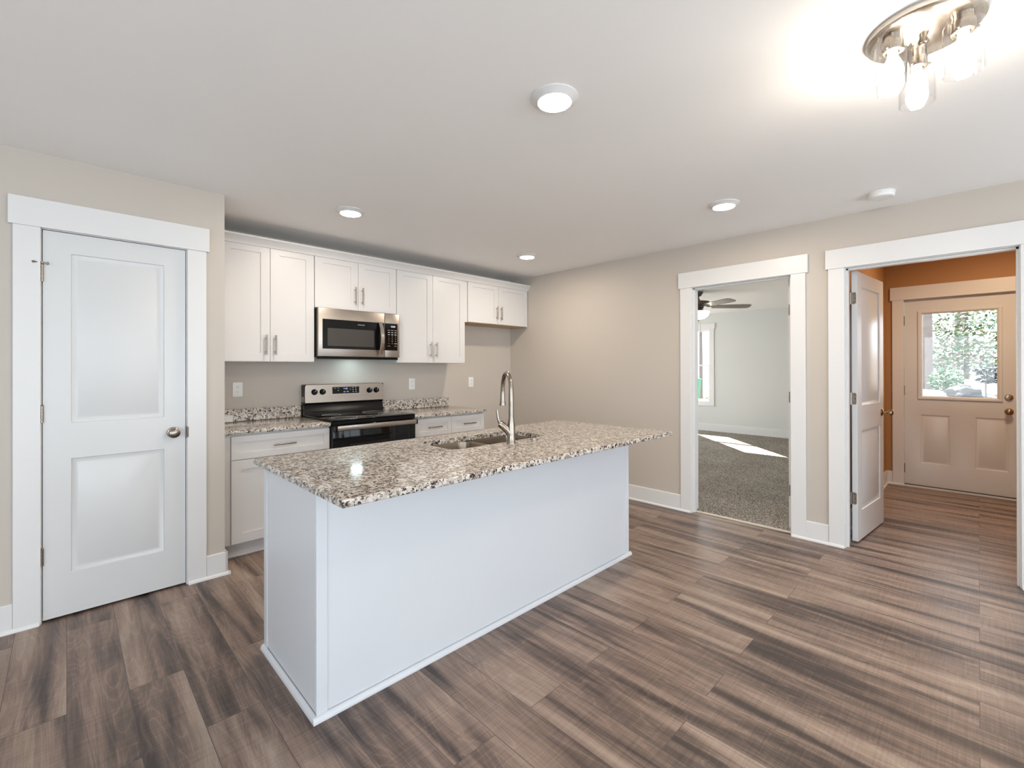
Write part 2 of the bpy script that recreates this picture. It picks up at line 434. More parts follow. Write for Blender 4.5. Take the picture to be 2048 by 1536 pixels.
def bar_pull(parent, a, b, out, m=None, r=0.006):
    """bar handle from a to b (points on the bar axis), out = vector from bar to the surface"""
    a = Vector(a); b = Vector(b); out = Vector(out); d = (b - a)
    h = MB().cyl(a, b, r, seg=14)
    for t in (0.16, 0.84): h.cyl(a + d * t, a + d * t + out, r * 0.8, seg=10)
    return h.build('handle', m or NICK, parent)

# ------------------------------------------------------------------ main measures
CZ = 2.438
YP, YB, XR = 3.397, 4.205, 4.078
XC = 0.729
XL, YR = -3.4, -3.3          # unseen left and rear walls
XR2 = 4.195                  # far face of the right wall
HY = 0.745                   # wall between hall and bedroom
HX = 6.72                    # end wall of the hall
BX = 9.55                    # far wall of the bedroom

# ------------------------------------------------------------------ room shell
struct('floor', MB().box(XL - .1, HX + .15, YR - .1, YB + .12, -0.12, 0.0), FLOOR, 'dark wood-look plank floor')
struct('ceiling', MB().box(XL - .1, XR2, YR - .1, YB + .12, CZ, CZ + 0.12), CEIL, 'flat pale ceiling')
struct('wall_back', MB().box(XL, XR2, YB, YB + .12, 0, CZ), WALL, 'greige wall behind the kitchen cabinets')
wp = MB()
wp.box(XL, -0.113, YP, YP + .115, 0, CZ); wp.box(0.545, XC, YP, YP + .115, 0, CZ); wp.box(-0.113, 0.545, YP, YP + .115, 2.068, CZ)
wp.box(XC - .115, XC, YP + .115, YB, 0, CZ)
struct('wall_pantry', wp, WALL, 'greige wall around the pantry door')
O1, O2 = (1.015, 1.846), (-0.195, 0.703)     # rough openings in the right wall
wr = MB()
for a, b in ((YR, O2[0]), (O2[1], O1[0]), (O1[1], YB)): wr.box(XR, XR2, a, b, 0, CZ)
for a, b in (O1, O2): wr.box(XR, XR2, a, b, 2.07, CZ)
struct('wall_right', wr, WALL, 'greige wall with the two doorways')
LW = (-2.6, 1.1, 0.5, 2.2)
wl = MB().box(XL - .12, XL, YR, LW[0], 0, CZ).box(XL - .12, XL, LW[1], YB, 0, CZ).box(XL - .12, XL, LW[0], LW[1], 0, LW[2]).box(XL - .12, XL, LW[0], LW[1], LW[3], CZ)
struct('wall_left', wl, WALL, 'greige wall outside the picture')
# rear wall with a wide patio opening and a window (behind the camera)
RW = [(-3.2, -0.4, 0.05, 2.25), (0.1, 1.9, 0.05, 2.25), (2.1, 3.9, 0.05, 2.25)]
wq = MB(); xs = [XL] + [v for r_ in RW for v in r_[:2]] + [XR2]
for i in range(0, len(xs), 2): wq.box(xs[i], xs[i + 1], YR - .12, YR, 0, CZ)
for a, b, c, d in RW:
    wq.box(a, b, YR - .12, YR, d, CZ)
    if c > 0: wq.box(a, b, YR - .12, YR, 0, c)
struct('wall_rear', wq, WALL, 'greige wall behind the camera')
for i, (a, b, c, d) in enumerate(RW):
    f = MB()
    for q in ((a, a + .05), (b - .05, b), ((a + b) / 2 - .025, (a + b) / 2 + .025)): f.box(q[0], q[1], YR - .1, YR - .02, c, d)
    f.box(a, b, YR - .1, YR - .02, c, c + .05); f.box(a, b, YR - .1, YR - .02, d - .05, d)
    struct('window_%d' % (i + 2), f, TRIM, 'white framed window behind the camera')
    ld = bpy.data.lights.new('window_portal', 'AREA'); ld.shape = 'RECTANGLE'; ld.size = b - a; ld.size_y = d - c; ld.cycles.is_portal = True
    lo = bpy.data.objects.new('window_portal', ld); COL.objects.link(lo); lo.location = ((a + b) / 2, YR - .06, (c + d) / 2); lo.rotation_euler = (PI / 2, 0, PI)
    lo.rotation_euler = Vector((0, 1, 0)).to_track_quat('-Z', 'Z').to_euler()

ld = bpy.data.lights.new('window_portal', 'AREA'); ld.shape = 'RECTANGLE'; ld.size = LW[1] - LW[0]; ld.size_y = LW[3] - LW[2]; ld.cycles.is_portal = True
lo = bpy.data.objects.new('window_portal', ld); COL.objects.link(lo); lo.location = (XL - .06, (LW[0] + LW[1]) / 2, (LW[2] + LW[3]) / 2)
lo.rotation_euler = Vector((1, 0, 0)).to_track_quat('-Z', 'Z').to_euler()
f = MB()
for q in (LW[0], (LW[0] + LW[1]) / 2 - .03, LW[1] - .06): f.box(XL - .1, XL - .02, q, q + .06, LW[2], LW[3])
f.box(XL - .1, XL - .02, LW[0], LW[1], LW[2], LW[2] + .05); f.box(XL - .1, XL - .02, LW[0], LW[1], LW[3] - .05, LW[3])
struct('window_8', f, TRIM, 'white framed side window added for fill light, outside the picture')  # unseen window added to fill the room with daylight from the left
# unseen pale carpet, added behind the camera to bounce daylight onto the ceiling
struct('floor_bounce_carpet', MB().box(XL, XR - .02, YR, -0.75, 0.0005, .012).box(XL, -1.0, -0.75, YP - .03, 0.0005, .012), mat('carpet_pale', (.62, .59, .54), 1.0, bump=.6, bscale=120, vary=.1, vscale=90), 'pale carpet added behind the camera to bounce light')
# hall beyond the right doorway
HC = 2.62
hw = MB().box(XR2, BX + .15, HY, HY + .11, 0, HC)
struct('wall_hall_side', hw, HALLW, 'hall wall with warm light in its tan, behind the open door')
he = MB(); E0, E1 = -0.345, 0.587
he.box(HX, HX + .13, E1 + .022, HY, 0, HC); he.box(HX, HX + .13, -1.3, E0 - .022, 0, HC); he.box(HX, HX + .13, E0 - .022, E1 + .022, 2.09, HC)
struct('wall_hall_end', he, HALLW, 'hall wall with warm light in its tan, around the exterior door')
hr = MB().box(XR2, HX + .13, -1.42, -1.3, 0, HC); hr.box(XR2, XR2 + .03, -1.3, O2[0] - .001, 0, HC); hr.box(XR2, XR2 + .03, O2[1] + .0, HY, 0, HC); hr.box(XR2, XR2 + .03, O2[0], O2[1], 2.07, HC)
struct('wall_hall_near', hr, HALLW, 'hall wall with warm light in its tan, hidden beside the doorway')
struct('ceiling_hall', MB().box(XR2, HX + .13, -1.42, HY + .11, HC, HC + .1), CEIL, 'hall ceiling')

# bedroom beyond the left doorway
BY1 = 6.3
struct('floor_carpet', MB().box(XR2 - .06, BX, HY + .11, BY1, -0.1, 0.012), CARPET, 'speckled grey bedroom carpet')
struct('ceiling_bedroom', MB().box(XR2, BX + .15, HY + .11, BY1, CZ, CZ + .12), CEIL, 'white bedroom ceiling')
W0, W1, WZ0, WZ1 = 3.90, 4.66, 0.62, 2.125      # rough opening of the bedroom window
bw = MB(); T = .14
bw.box(BX, BX + T, HY + .11, W0, 0, CZ); bw.box(BX, BX + T, W1, BY1, 0, CZ); bw.box(BX, BX + T, W0, W1, 0, WZ0); bw.box(BX, BX + T, W0, W1, WZ1, CZ)
struct('wall_bedroom_far', bw, BEDW, 'pale grey bedroom wall with the window')
NW = (5.0, 8.9, 0.4, 2.2)  # unseen window added so sun and sky brighten the bedroom
bb = MB().box(XR2, NW[0], BY1, BY1 + .12, 0, CZ).box(NW[1], BX + T, BY1, BY1 + .12, 0, CZ).box(NW[0], NW[1], BY1, BY1 + .12, 0, NW[2]).box(NW[0], NW[1], BY1, BY1 + .12, NW[3], CZ)
f = MB()
for q in (NW[0], (NW[0] + NW[1]) / 2 - .03, NW[1] - .06): f.box(q, q + .06, BY1 + .02, BY1 + .1, NW[2], NW[3])
f.box(NW[0], NW[1], BY1 + .02, BY1 + .1, NW[2], NW[2] + .05); f.box(NW[0], NW[1], BY1 + .02, BY1 + .1, NW[3] - .05, NW[3])
struct('window_9', f, TRIM, 'white framed bedroom side window added for more light, outside the picture')
for a, b, c, d, lx, ly, dx, dy in ((NW[0], NW[1], NW[2], NW[3], None, BY1 + .07, 0, -1), (W0, W1, WZ0, WZ1, BX + .12, None, -1, 0)):
    ld = bpy.data.lights.new('window_portal', 'AREA'); ld.shape = 'RECTANGLE'; ld.size = b - a; ld.size_y = d - c; ld.cycles.is_portal = True
    lo = bpy.data.objects.new('window_portal', ld); COL.objects.link(lo); lo.location = (lx if lx else (a + b) / 2, ly if ly else (a + b) / 2, (c + d) / 2)
    lo.rotation_euler = Vector((dx, dy, 0)).to_track_quat('-Z', 'Z').to_euler()
bb.box(XR2, XR2 + .01, O1[1], BY1, 0, CZ); bb.box(XR2, XR2 + .01, HY + .11, O1[0], 0, CZ); bb.box(XR2, XR2 + .01, O1[0], O1[1], 2.07, CZ); bb.box(XR2, BX, HY + .11, HY + .118, 0, CZ)
struct('wall_bedroom_side', bb, BEDW, 'pale grey bedroom walls beside the doorway')
# roof over the bedroom wing
rf = MB().extrude([(XR2 - .1, HY - .35, 2.66), (XR2 - .1, BY1 + .2, 2.66), (XR2 - .1, 3.6, 4.2)], (BX + .25 - XR2, 0, 0))
struct('roof', rf, ROOFM, 'shingled roof of the bedroom wing')
struct('roof_main', MB().box(XL - .4, HX + .3, YR - .4, HY + .1, HC + .105, HC + .25).box(XL - .4, XR2 - .2, HY + .1, YB + .5, HC + .105, HC + .25), ROOFM, 'flat roof over the main rooms')

# ------------------------------------------------------------------ trims
def casing_y(name, x0, x1, z, yface, wdt=0.098, head=0.145, over=0.016, legs=(True, True)):
    """flat craftsman casing on a wall facing -Y; x0, x1 = inner edges of the legs"""
    t = MB()
    t.box(x0 - wdt, x0, yface - .018, yface - .0005, 0.0, z, .0015); t.box(x1, x1 + wdt, yface - .018, yface - .0005, 0.0, z, .0015)
    t.box(x0 - wdt - over, x1 + wdt + over, yface - .023, yface - .0005, z, z + head, .0015)
    return t
def shoe(mb, a, b, n, h=.019, d=.013):
    """quarter-round strip on the floor from a to b; n = direction away from the wall"""
    a = Vector(a); b = Vector(b); n = Vector(n)
    pr = [(0, 0), (d, 0), (d, h * .25), (d * .85, h * .62), (d * .5, h * .9), (d * .15, h), (0, h)]
    mb.extrude([a + n * p + Vector((0, 0, q)) for p, q in pr], b - a)

# pantry casing and its jamb
t1 = casing_y('t', -0.096, 0.529, 2.052, YP)
t1.box(-0.112, -0.0925, YP, YP + .114, 0, 2.05); t1.box(0.5245, 0.544, YP, YP + .114, 0, 2.05); t1.box(-0.112, 0.544, YP, YP + .114, 2.049, 2.067)
t1.box(-0.0925, -0.080, YP + .042, YP + .07, 0, 2.049); t1.box(0.5125, 0.5245, YP + .042, YP + .07, 0, 2.049); t1.box(-.0925, .5245, YP + .042, YP + .07, 2.037, 2.049)
trim1 = struct('trim_1', t1, TRIM, 'white flat casing around the pantry door')
# doorway casings on the right wall (faces -X)
def casing_x(y0, y1, z, xf, wdt=0.1, head=0.142, over=0.017):
    t = MB()
    t.box(xf - .018, xf - .0005, y0 - wdt, y0, 0, z, .0015); t.box(xf - .018, xf - .0005, y1, y1 + wdt, 0, z, .0015)
    t.box(xf - .023, xf - .0005, y0 - wdt - over, y1 + wdt + over, z, z + head, .0015)
    return t
def jamb_x(t, o, ya, yb, z, x0, x1, stop=None):
    t.box(x0, x1, o[0] + .001, ya, 0, z); t.box(x0, x1, yb, o[1] - .001, 0, z); t.box(x0, x1, o[0] + .001, o[1] - .001, z, 2.069)
    if stop:
        s0, s1 = stop
        t.box(s0, s1, ya, ya + .011, 0, z); t.box(s0, s1, yb - .011, yb, 0, z); t.box(s0, s1, ya, yb, z - .011, z)
t2 = casing_x(1.030, 1.829, 2.050, XR); jamb_x(t2, O1, 1.035, 1.824, 2.046, XR, XR2 + .008, (XR + .03, XR + .065))
trim2 = struct('trim_2', t2, TRIM, 'white flat casing around the bedroom doorway')
t3 = casing_x(-0.176, 0.684, 2.050, XR, wdt=.099); jamb_x(t3, O2, -0.171, 0.679, 2.046, XR, XR2 + .03, (XR + .03, XR + .065))
trim3 = struct('trim_3', t3, TRIM, 'white flat casing around the hall doorway')
# exterior door casing
t4 = casing_x(E0 + .002, E1 - .002, 2.075, HX, wdt=.1, head=.145, over=.018)
t4.box(HX, HX + .129, E0 - .021, E0 - .0, 0, 2.075); t4.box(HX, HX + .129, E1, E1 + .021, 0, 2.075); t4.box(HX, HX + .129, E0 - .021, E1 + .021, 2.073, 2.089)
t4.box(HX - .03, HX + .129, E0, E1, 0, 0.014)
struct('trim_4', t4, TRIM, 'white casing and threshold of the exterior door')
# carpet edge strip
struct('trim_5', MB().box(XR + .035, XR + .062, 1.036, 1.823, 0.0, 0.013, .003), mat('strip_cream', (0.62, 0.56, 0.47), 0.5, vary=0.03), 'cream edge strip between plank floor and carpet')

def board(mb, a, b, n, h=.143, d=.014):
    a = Vector(a); b = Vector(b); n = Vector(n)
    mb.extrude([a, a + n * d, a + n * d + Vector((0, 0, h - .003)), a + n * (d - .003) + Vector((0, 0, h)), a + Vector((0, 0, h))], b - a)
NY, NX = (0, -1, 0), (-1, 0, 0)
b1 = MB(); board(b1, (XL, YP, 0), (-0.195, YP, 0), NY); board(b1, (0.628, YP, 0), (XC + .014, YP, 0), NY); board(b1, (XC, YP - .014, 0), (XC, 3.60, 0), (1, 0, 0))
bb1 = struct('baseboard_left', b1, TRIM, 'white baseboard on the pantry wall')
s1 = MB(); shoe(s1, (XL, YP - .014, 0), (-0.101, YP - .014, 0), NY); shoe(s1, (0.532, YP - .0175, 0), (XC + .027, YP - .0175, 0), NY); shoe(s1, (XC + .014, YP - .03, 0), (XC + .014, 3.62, 0), (1, 0, 0))
s1.build('shoe_moulding', TRIM, bb1)
b2 = MB(); board(b2, (XR, 1.931, 0), (XR, YB, 0), NX); board(b2, (XR, 0.785, 0), (XR, 0.929, 0), NX); board(b2, (XR, YR, 0), (XR, -0.277, 0), NX)
bb2 = struct('baseboard_right', b2, TRIM, 'white baseboard on the doorway wall')
s2 = MB(); shoe(s2, (XR - .0175, 1.834, 0), (XR - .0175, YB, 0), NX); shoe(s2, (XR - .0175, 0.688, 0), (XR - .0175, 1.026, 0), NX); shoe(s2, (XR - .0175, YR, 0), (XR - .0175, -0.18, 0), NX)
s2.build('shoe_moulding', TRIM, bb2)
b3 = MB(); board(b3, (3.1, YB, 0), (XR - .015, YB, 0), NY)
struct('baseboard_back', b3, TRIM, 'white baseboard on the back wall')
b4 = MB(); board(b4, (XR2 + .05, HY, 0), (HX, HY, 0), NY); board(b4, (HX, 0.687, 0), (HX, HY, 0), NX)
bb4 = struct('baseboard_hall', b4, TRIM, 'white baseboard in the hall')
s4 = MB(); shoe(s4, (XR2 + .05, HY - .014, 0), (HX - .014, HY - .014, 0), NY); shoe(s4, (HX - .018, E1 + .0, 0), (HX - .018, HY - .014, 0), NX)
s4.build('shoe_moulding', TRIM, bb4)
b5 = MB(); board(b5, (BX, HY + .12, .012), (BX, BY1, .012), NX, .15, .016)
struct('baseboard_bedroom', b5, TRIM, 'white baseboard in the bedroom')

# ------------------------------------------------------------------ doors
def hinge(parent, c, out, along, h=.089, leaf=None):
    """knuckle barrel at c (centre), out = surface normal, along = vertical"""
    c = Vector(c); hb = MB()
    for k in range(5):
        a = c + Vector((0, 0, -h / 2 + h * k / 5 + .0006)); b = c + Vector((0, 0, -h / 2 + h * (k + 1) / 5 - .0006))
        hb.cyl(a, b, .0065, seg=12)
    hb.lathe(c + Vector((0, 0, h / 2)), [(.0065, 0), (.007, .002), (.004, .006)], seg=12)
    o = hb.build('hinge', NICK, parent)
    if leaf:
        l = MB(); l.box(*leaf, .002); l.build('hinge_leaf', NICK, o)
    return o

def knob(parent, c, n, m, rose=.033, r=.028, length=.062, egg=1.0):
    c = Vector(c)
    k = MB()
    k.lathe(c, [(rose, 0), (rose, .004), (rose * .9, .009), (rose * .55, .012), (.012, .014), (.011, length * .5), (.014, length * .56), (r * .8, length * .66), (r, length * .85), (r * .97, length * 1.0), (r * .75, length * 1.13), (r * .35, length * 1.2), (.001, length * 1.215)], n, 28)
    return k.build('door_knob', m, parent)

# pantry door (door_1)
d1 = MB(); D1 = (-0.089, 0.521, 0.0125, 2.0445)
framed_panel(d1, front_map(YP), *D1, .035, [(0.017, 0.417, 0.235, 0.842), (0.017, 0.417, 1.032, 1.937)], MOULD)
door1 = struct('door_1', d1, DOORW, 'white two panel pantry door, closed')
for z in (1.819, 1.085, 0.343):
    hinge(door1, (-0.0915, YP - .006, z), NY, 0)
hp = MB().cyl((-0.0915, YP - .006, 1.868), (-0.0915, YP - .006, 1.877), .009, seg=12)
hp.cyl((-0.0915, YP - .008, 1.8725), (-0.118, YP - .018, 1.8715), .004, seg=10); hp.lathe((-0.118, YP - .018, 1.8715), [(.006, 0), (.006, .008), (.003, .010)], (-1, -.35, 0), 12)
hp.cyl((-0.09, YP - .008, 1.8725), (-0.072, YP - .012, 1.870), .004, seg=10); hp.lathe((-0.072, YP - .012, 1.870), [(.007, 0), (.007, .005)], (1, -.3, 0), 12)
tag(hp.build('hinge_pin_stop', NICK, door1), 'nickel hinge-pin door stop')
kn = knob(door1, (0.4595, YP, 0.937), NY, NICK, rose=.032, r=.030, length=.05)
MB().box(0.5215, 0.5245, YP - .006, YP + .03, .895, .972).box(0.524, 0.534, YP - .0195, YP - .018, .903, .966).build('strike_plate', FANM, door1)

# bedroom door (door_2) swung back against the hidden side
d2 = thing('door_2', (4.208, 1.047, 0), None, None, None, 'structure')
l2 = MB(); framed_panel(l2, lambda u, v, w_: (4.21 + u, 1.083 + w_, v), 0, .762, .018, 2.04, .035, [(.12, .642, .24, .84), (.12, .642, 1.03, 1.93)], MOULD)
l2.build('door_leaf', DOORW, d2); d2['label'] = 'white bedroom door swung open behind the doorway'
for z in (1.79, 1.08, 0.32):
    hinge(d2, (4.203, 1.043, z), NX, 0, leaf=(4.2085, 4.2098, 1.049, 1.081, z - .044, z + .044))
MB().box(4.13, 4.16, 1.8225, 1.8242, .90, .96).build('strike_plate', FANM, trim2)

# hall door (door_3), open into the hall
P0 = Vector((4.238, 0.634, 0)); DV = Vector((0.714, -0.070, 0))
d3 = thing('door_3', P0, 'white two panel hall door standing open', None, None, 'structure', rot=math.atan2(DV.y, DV.x))
l3 = MB(); framed_panel(l3, lambda u, v, w_: (u, -w_, v), 0, .715, .015, 2.043, .035, [(.105, .610, .235, .84), (.105, .610, 1.03, 1.935)], MOULD)
l3.build('door_leaf', DOORW, d3)
for z in (1.842, 1.085, 0.335):
    hb = MB().cyl((-.006, .041, z - .045), (-.006, .041, z + .045), .0065, seg=12)
    ho = hb.build('hinge', NICK, d3)
    pl = MB()
    c = [(-.0012, .041 - .034 * t, z + .0445 * s_) for t, s_ in ((0, -1), (.75, -1), (.93, -.92), (1, -.75), (1, .75), (.93, .92), (.75, 1), (0, 1))]
    pl.extrude(c, (.0014, 0, 0)); pl.build('hinge_leaf', NICK, ho)
    for yy, zz in ((.022, .03), (.014, 0), (.022, -.03)): MB().lathe((-.0012, yy, z + zz), [(.0035, 0), (.0035, .0006)], (-1, 0, 0), 10).build('screw', SLOT, ho)
k3 = MB(); k3.lathe((.655, 0, .945), [(.031, 0), (.031, .005), (.024, .01), (.011, .014), (.010, .036), (.014, .04), (.024, .05), (.027, .06), (.024, .071), (.012, .078), (.001, .079)], (0, -1, 0), 28)
k3.build('door_knob', BRONZE, d3)

# exterior half-glass door (door_4)
EXF = HX + .028
d4 = MB()
framed_panel(d4, xface_map(EXF), E0 + .003, E1 - .003, .02, 2.07, .044, [(0.222, 0.450, .267, .795), (-0.208, 0.020, .267, .795)], [(0.006, 0.004), (0.014, 0.008), (0.022, 0.008), (0.040, 0.002)])
# cut the glazed opening by building the door from a lower slab and rails around the light
bm = d4.bm; bm.clear()
G = (-0.155, 0.455, 0.985, 1.925)
framed_panel(d4, xface_map(EXF), E0 + .003, E1 - .003, .02, G[2], .044, [(0.212, 0.452, .262, .800), (-0.212, 0.030, .262, .800)], [(0.006, 0.004), (0.014, 0.008), (0.022, 0.008), (0.040, 0.002)])
d4.box(EXF, EXF + .044, E0 + .003, E1 - .003, G[3], 2.07); d4.box(EXF, EXF + .044, E0 + .003, G[0], G[2], G[3]); d4.box(EXF, EXF + .044, G[1], E1 - .003, G[2], G[3])
door4 = struct('door_4', d4, DOORW, 'white exterior door with a square window and two lower panels')
gf = MB(); go, gi = (-0.172, 0.473, 0.966, 1.942), (-0.132, 0.434, 1.004, 1.906)
def ring_x(mb, x0, x1, o, i):
    def L(x, q): return [(x, q[0], q[2]), (x, q[1], q[2]), (x, q[1], q[3]), (x, q[0], q[3])]
    mid = tuple((a * .35 + b * .65) for a, b in zip(o, i))
    mb.loft([L(x1, o), L(x0 + .006, o), L(x0, tuple(a * .8 + b * .2 for a, b in zip(o, i))), L(x0, mid), L(x0 + .010, i), L(x1, i)], False, False)
ring_x(gf, EXF - .013, EXF + .004, go, gi)
ring_x(gf, EXF + .040, EXF + .056, go, gi)
gf.build('window_frame', DOORW, door4)
MB().box(EXF + .018, EXF + .026, G[0], G[1], G[2], G[3]).build('glass_pane', GLASS, door4)
for z in (1.84, 1.06, .19): hinge(door4, (EXF - .006, E1 - .001, z), NX, 0, .1)
db = MB().lathe((EXF, -0.2125, 1.016), [(.031, 0), (.031, .006), (.026, .013), (.02, .014)], NX, 28)
dbo = db.build('deadbolt', BRONZE, door4)
MB().box(EXF - .030, EXF - .013, -0.2175, -0.2075, 1.001, 1.031, .003).build('thumb_turn', BRONZE, dbo)
knob(door4, (EXF, -0.2125, 0.874), NX, BRONZE, .033, .029, .055)
MB().box(HX - .004, HX + .06, E0 + .003, E1 - .003, .0142, .0195).build('door_sweep', BLACKP, door4)

# ------------------------------------------------------------------ bedroom window
wf = MB()
wd = .095
for a, b in ((W0 - wd, W0 + .005), (W1 - .005, W1 + wd)): wf.box(BX - .018, BX, a, b, WZ0 - .0, WZ1 + .005, .0015)
wf.box(BX - .023, BX, W0 - wd - .018, W1 + wd + .018, WZ1, WZ1 + .115, .0015)
wf.box(BX - .018, BX, W0 - wd, W1 + wd, WZ0 - .09, WZ0, .0015)
wf.box(BX, BX + .1, W0, W0 + .012, WZ0, WZ1); wf.box(BX, BX + .1, W1 - .012, W1, WZ0, WZ1); wf.box(BX, BX + .1, W0, W1, WZ0, WZ0 + .012); wf.box(BX, BX + .1, W0, W1, WZ1 - .012, WZ1)
win1 = struct('window_1', wf, TRIM, 'white double-hung window in the bedroom')
def sash(x0, z0, z1, name):
    s = MB(); a, b, e = W0 + .012, W1 - .012, .03
    s.box(x0, x0 + .03, a, a + e, z0, z1); s.box(x0, x0 + .03, b - e, b, z0, z1); s.box(x0, x0 + .03, a, b, z0, z0 + e); s.box(x0, x0 + .03, a, b, z1 - e, z1)
    o = s.build(name, TRIM, win1)
    MB().box(x0 + .012, x0 + .018, a + e, b - e, z0 + e, z1 - e).build('glass_pane', GLASS, o)
sash(BX + .045, WZ0 + .012, 1.385, 'lower_sash')
sash(BX + .078, 1.355, WZ1 - .012, 'upper_sash')

# ------------------------------------------------------------------ wall cabinets
YU = 3.889
def shaker_door(parent, x0, x1, z0, z1, y, pull=None, name='door', stile=.066, m=CAB, fm=front_map):
    d = MB(); framed_panel(d, fm(y), x0, x1, z0, z1, .019, [(x0 + stile, x1 - stile, z0 + stile, z1 - stile)], SHAKER)
    o = d.build(name, m, parent)
    if pull == 'vL': bar_pull(o, (x0 + .032, y - .03, z0 + .05), (x0 + .032, y - .03, z0 + .205), (0, .03, 0))
    if pull == 'vR': bar_pull(o, (x1 - .032, y - .03, z0 + .05), (x1 - .032, y - .03, z0 + .205), (0, .03, 0))
    if pull == 'h':
        c = (x0 + x1) / 2; z = (z0 + z1) / 2; hl = .078
        bar_pull(o, (c - hl, y - .03, z), (c + hl, y - .03, z), (0, .03, 0))
    return o

def wall_cabinet(x0, x1, z0, label, f0=None, f1=None, bottom=None, mid=None):
    t = thing('wall_cabinet', ((x0 + x1) / 2, YB, z0), label, 'cabinet', 'white shaker wall cabinets')
    b = MB(); xx0 = f0 if f0 is not None else x0; xx1 = f1 if f1 is not None else x1
    b.box(x0 + .0005, x1 - .0005, YU + .02, YB - .001, z0 + (.004 if bottom else 0), 2.292)
    if f0 is not None: b.box(f0 + .001, x0 + .001, YU + .012, YU + .035, z0, 2.292)
    if f1 is not None: b.box(x1 - .001, f1 - .001, YU + .012, YU + .035, z0, 2.292)
    b.build('body', CAB, t)
    if bottom: MB().box(x0 + .002, xx1 - .002, YU + .022, YB - .002, z0 - .001, z0 + .0038).build('bottom_panel', bottom, t)
    m = mid if mid is not None else (x0 + x1) / 2
    shaker_door(t, x0 + .003, m - .0015, z0 + .004, 2.285, YU, 'vR')
    shaker_door(t, m + .0015, x1 - .003, z0 + .004, 2.285, YU, 'vL')
    return t
wall_cabinet(.805, 1.486, 1.374, 'tall white two-door wall cabinet over the left counter, beside the pantry', f0=XC, mid=1.145)
wall_cabinet(1.486, 2.257, 1.834, 'short white two-door wall cabinet directly above the microwave', mid=1.872)
wall_cabinet(2.257, 3.088, 1.374, 'tall white two-door wall cabinet just beside the microwave, over the drawers', mid=2.673)
wall_cabinet(3.128, 4.066, 1.824, 'short white wall cabinet with bare wood underside over the empty fridge space', f0=3.088, f1=4.0775, bottom=WOODB, mid=3.583)
# crown along the cabinet tops
cr = MB(); CP = [(.02, 2.266), (-.011, 2.266), (-.013, 2.277), (-.020, 2.290), (-.034, 2.311), (-.044, 2.320), (-.046, 2.332), (.02, 2.332)]
cr.extrude([(XC + .001, YU + p, z) for p, z in CP], (XR - XC - .002, 0, 0))
struct('trim_6', cr, CAB, 'white crown moulding along the tops of the wall cabinets')

# ------------------------------------------------------------------ base cabinets and counters
YD = 3.576
def base_cabinet(x0, x1, label, f0=None, split=True, two_drawers=False):
    t = thing('base_cabinet', ((x0 + x1) / 2, YB, 0), label, 'cabinet', 'white shaker base cabinets')
    b = MB(); b.box(x0, x1, YD + .02, YB - .001, .108, .8665)
    if f0 is not None: b.box(f0 + .001, x0, YD + .012, YD + .035, .108, .8665)
    b.build('body', CAB, t)
    tk = MB().box(f0 + .015 if f0 is not None else x0, x1, YD + .085, YD + .10, 0, .108); shoe(tk, ((f0 + .015) if f0 is not None else x0, YD + .085, 0), (x1, YD + .085, 0), NY)
    tk.build('toe_kick', CAB, t)
    m = (x0 + x1) / 2
    if two_drawers:
        shaker_door(t, x0 + .003, m - .0015, .690, .852, YD, 'h', 'drawer', .045); shaker_door(t, m + .0015, x1 - .003, .690, .852, YD, 'h', 'drawer', .045)
    else: shaker_door(t, x0 + .003, x1 - .003, .690, .852, YD, 'h', 'drawer', .045)
    for a, b_, pl in ((x0 + .003, m - .0015, 'R'), (m + .0015, x1 - .003, 'L')):
        d = shaker_door(t, a, b_, .113, .686, YD)
        px = b_ - .032 if pl == 'R' else a + .032
        bar_pull(d, (px, YD - .03, .475), (px, YD - .03, .63), (0, .03, 0))
    return t
base_cabinet(.803, 1.484, 'white base cabinet with one wide drawer between pantry wall and range', f0=XC)
base_cabinet(2.258, 3.09, 'white base cabinet with two drawers beside the range, next to the fridge gap', two_drawers=True)
def counter(x0, x1, label):
    c = MB().box(x0, x1, 3.553, YB - .001, .868, .895, .003, 2).build('countertop', GRAN, None, ((x0 + x1) / 2, YB, .868))
    tag(c, label, 'countertop', 'granite counters along the back wall')
counter(XC + .001, 1.483, 'speckled granite counter between the pantry wall and the range')
counter(2.247, 3.103, 'speckled granite counter between the range and the fridge gap')
def splash(x0, x1, label):
    c = MB().box(x0, x1, YB - .021, YB - .001, .8955, .996, .002).build('backsplash', GRAN, None, ((x0 + x1) / 2, YB, .8955))
    tag(c, label, 'backsplash', 'granite backsplashes')
splash(XC + .001, 1.483, 'low granite backsplash behind the counter left of the range')
splash(2.247, 3.086, 'low granite backsplash under the outlet beside the range')
oc = MB().box(.875, .950, YB - .05, YB - .0215, .8955, .950, .002).build('pale_block', mat('pale_speckle', (.66, .66, .62), .4, vary=.35, vscale=60), None, (.91, YB - .03, .8955))  # pale speckled box at the foot of the backsplash
tag(oc, 'small pale speckled block on the counter against the backsplash', 'stone block')

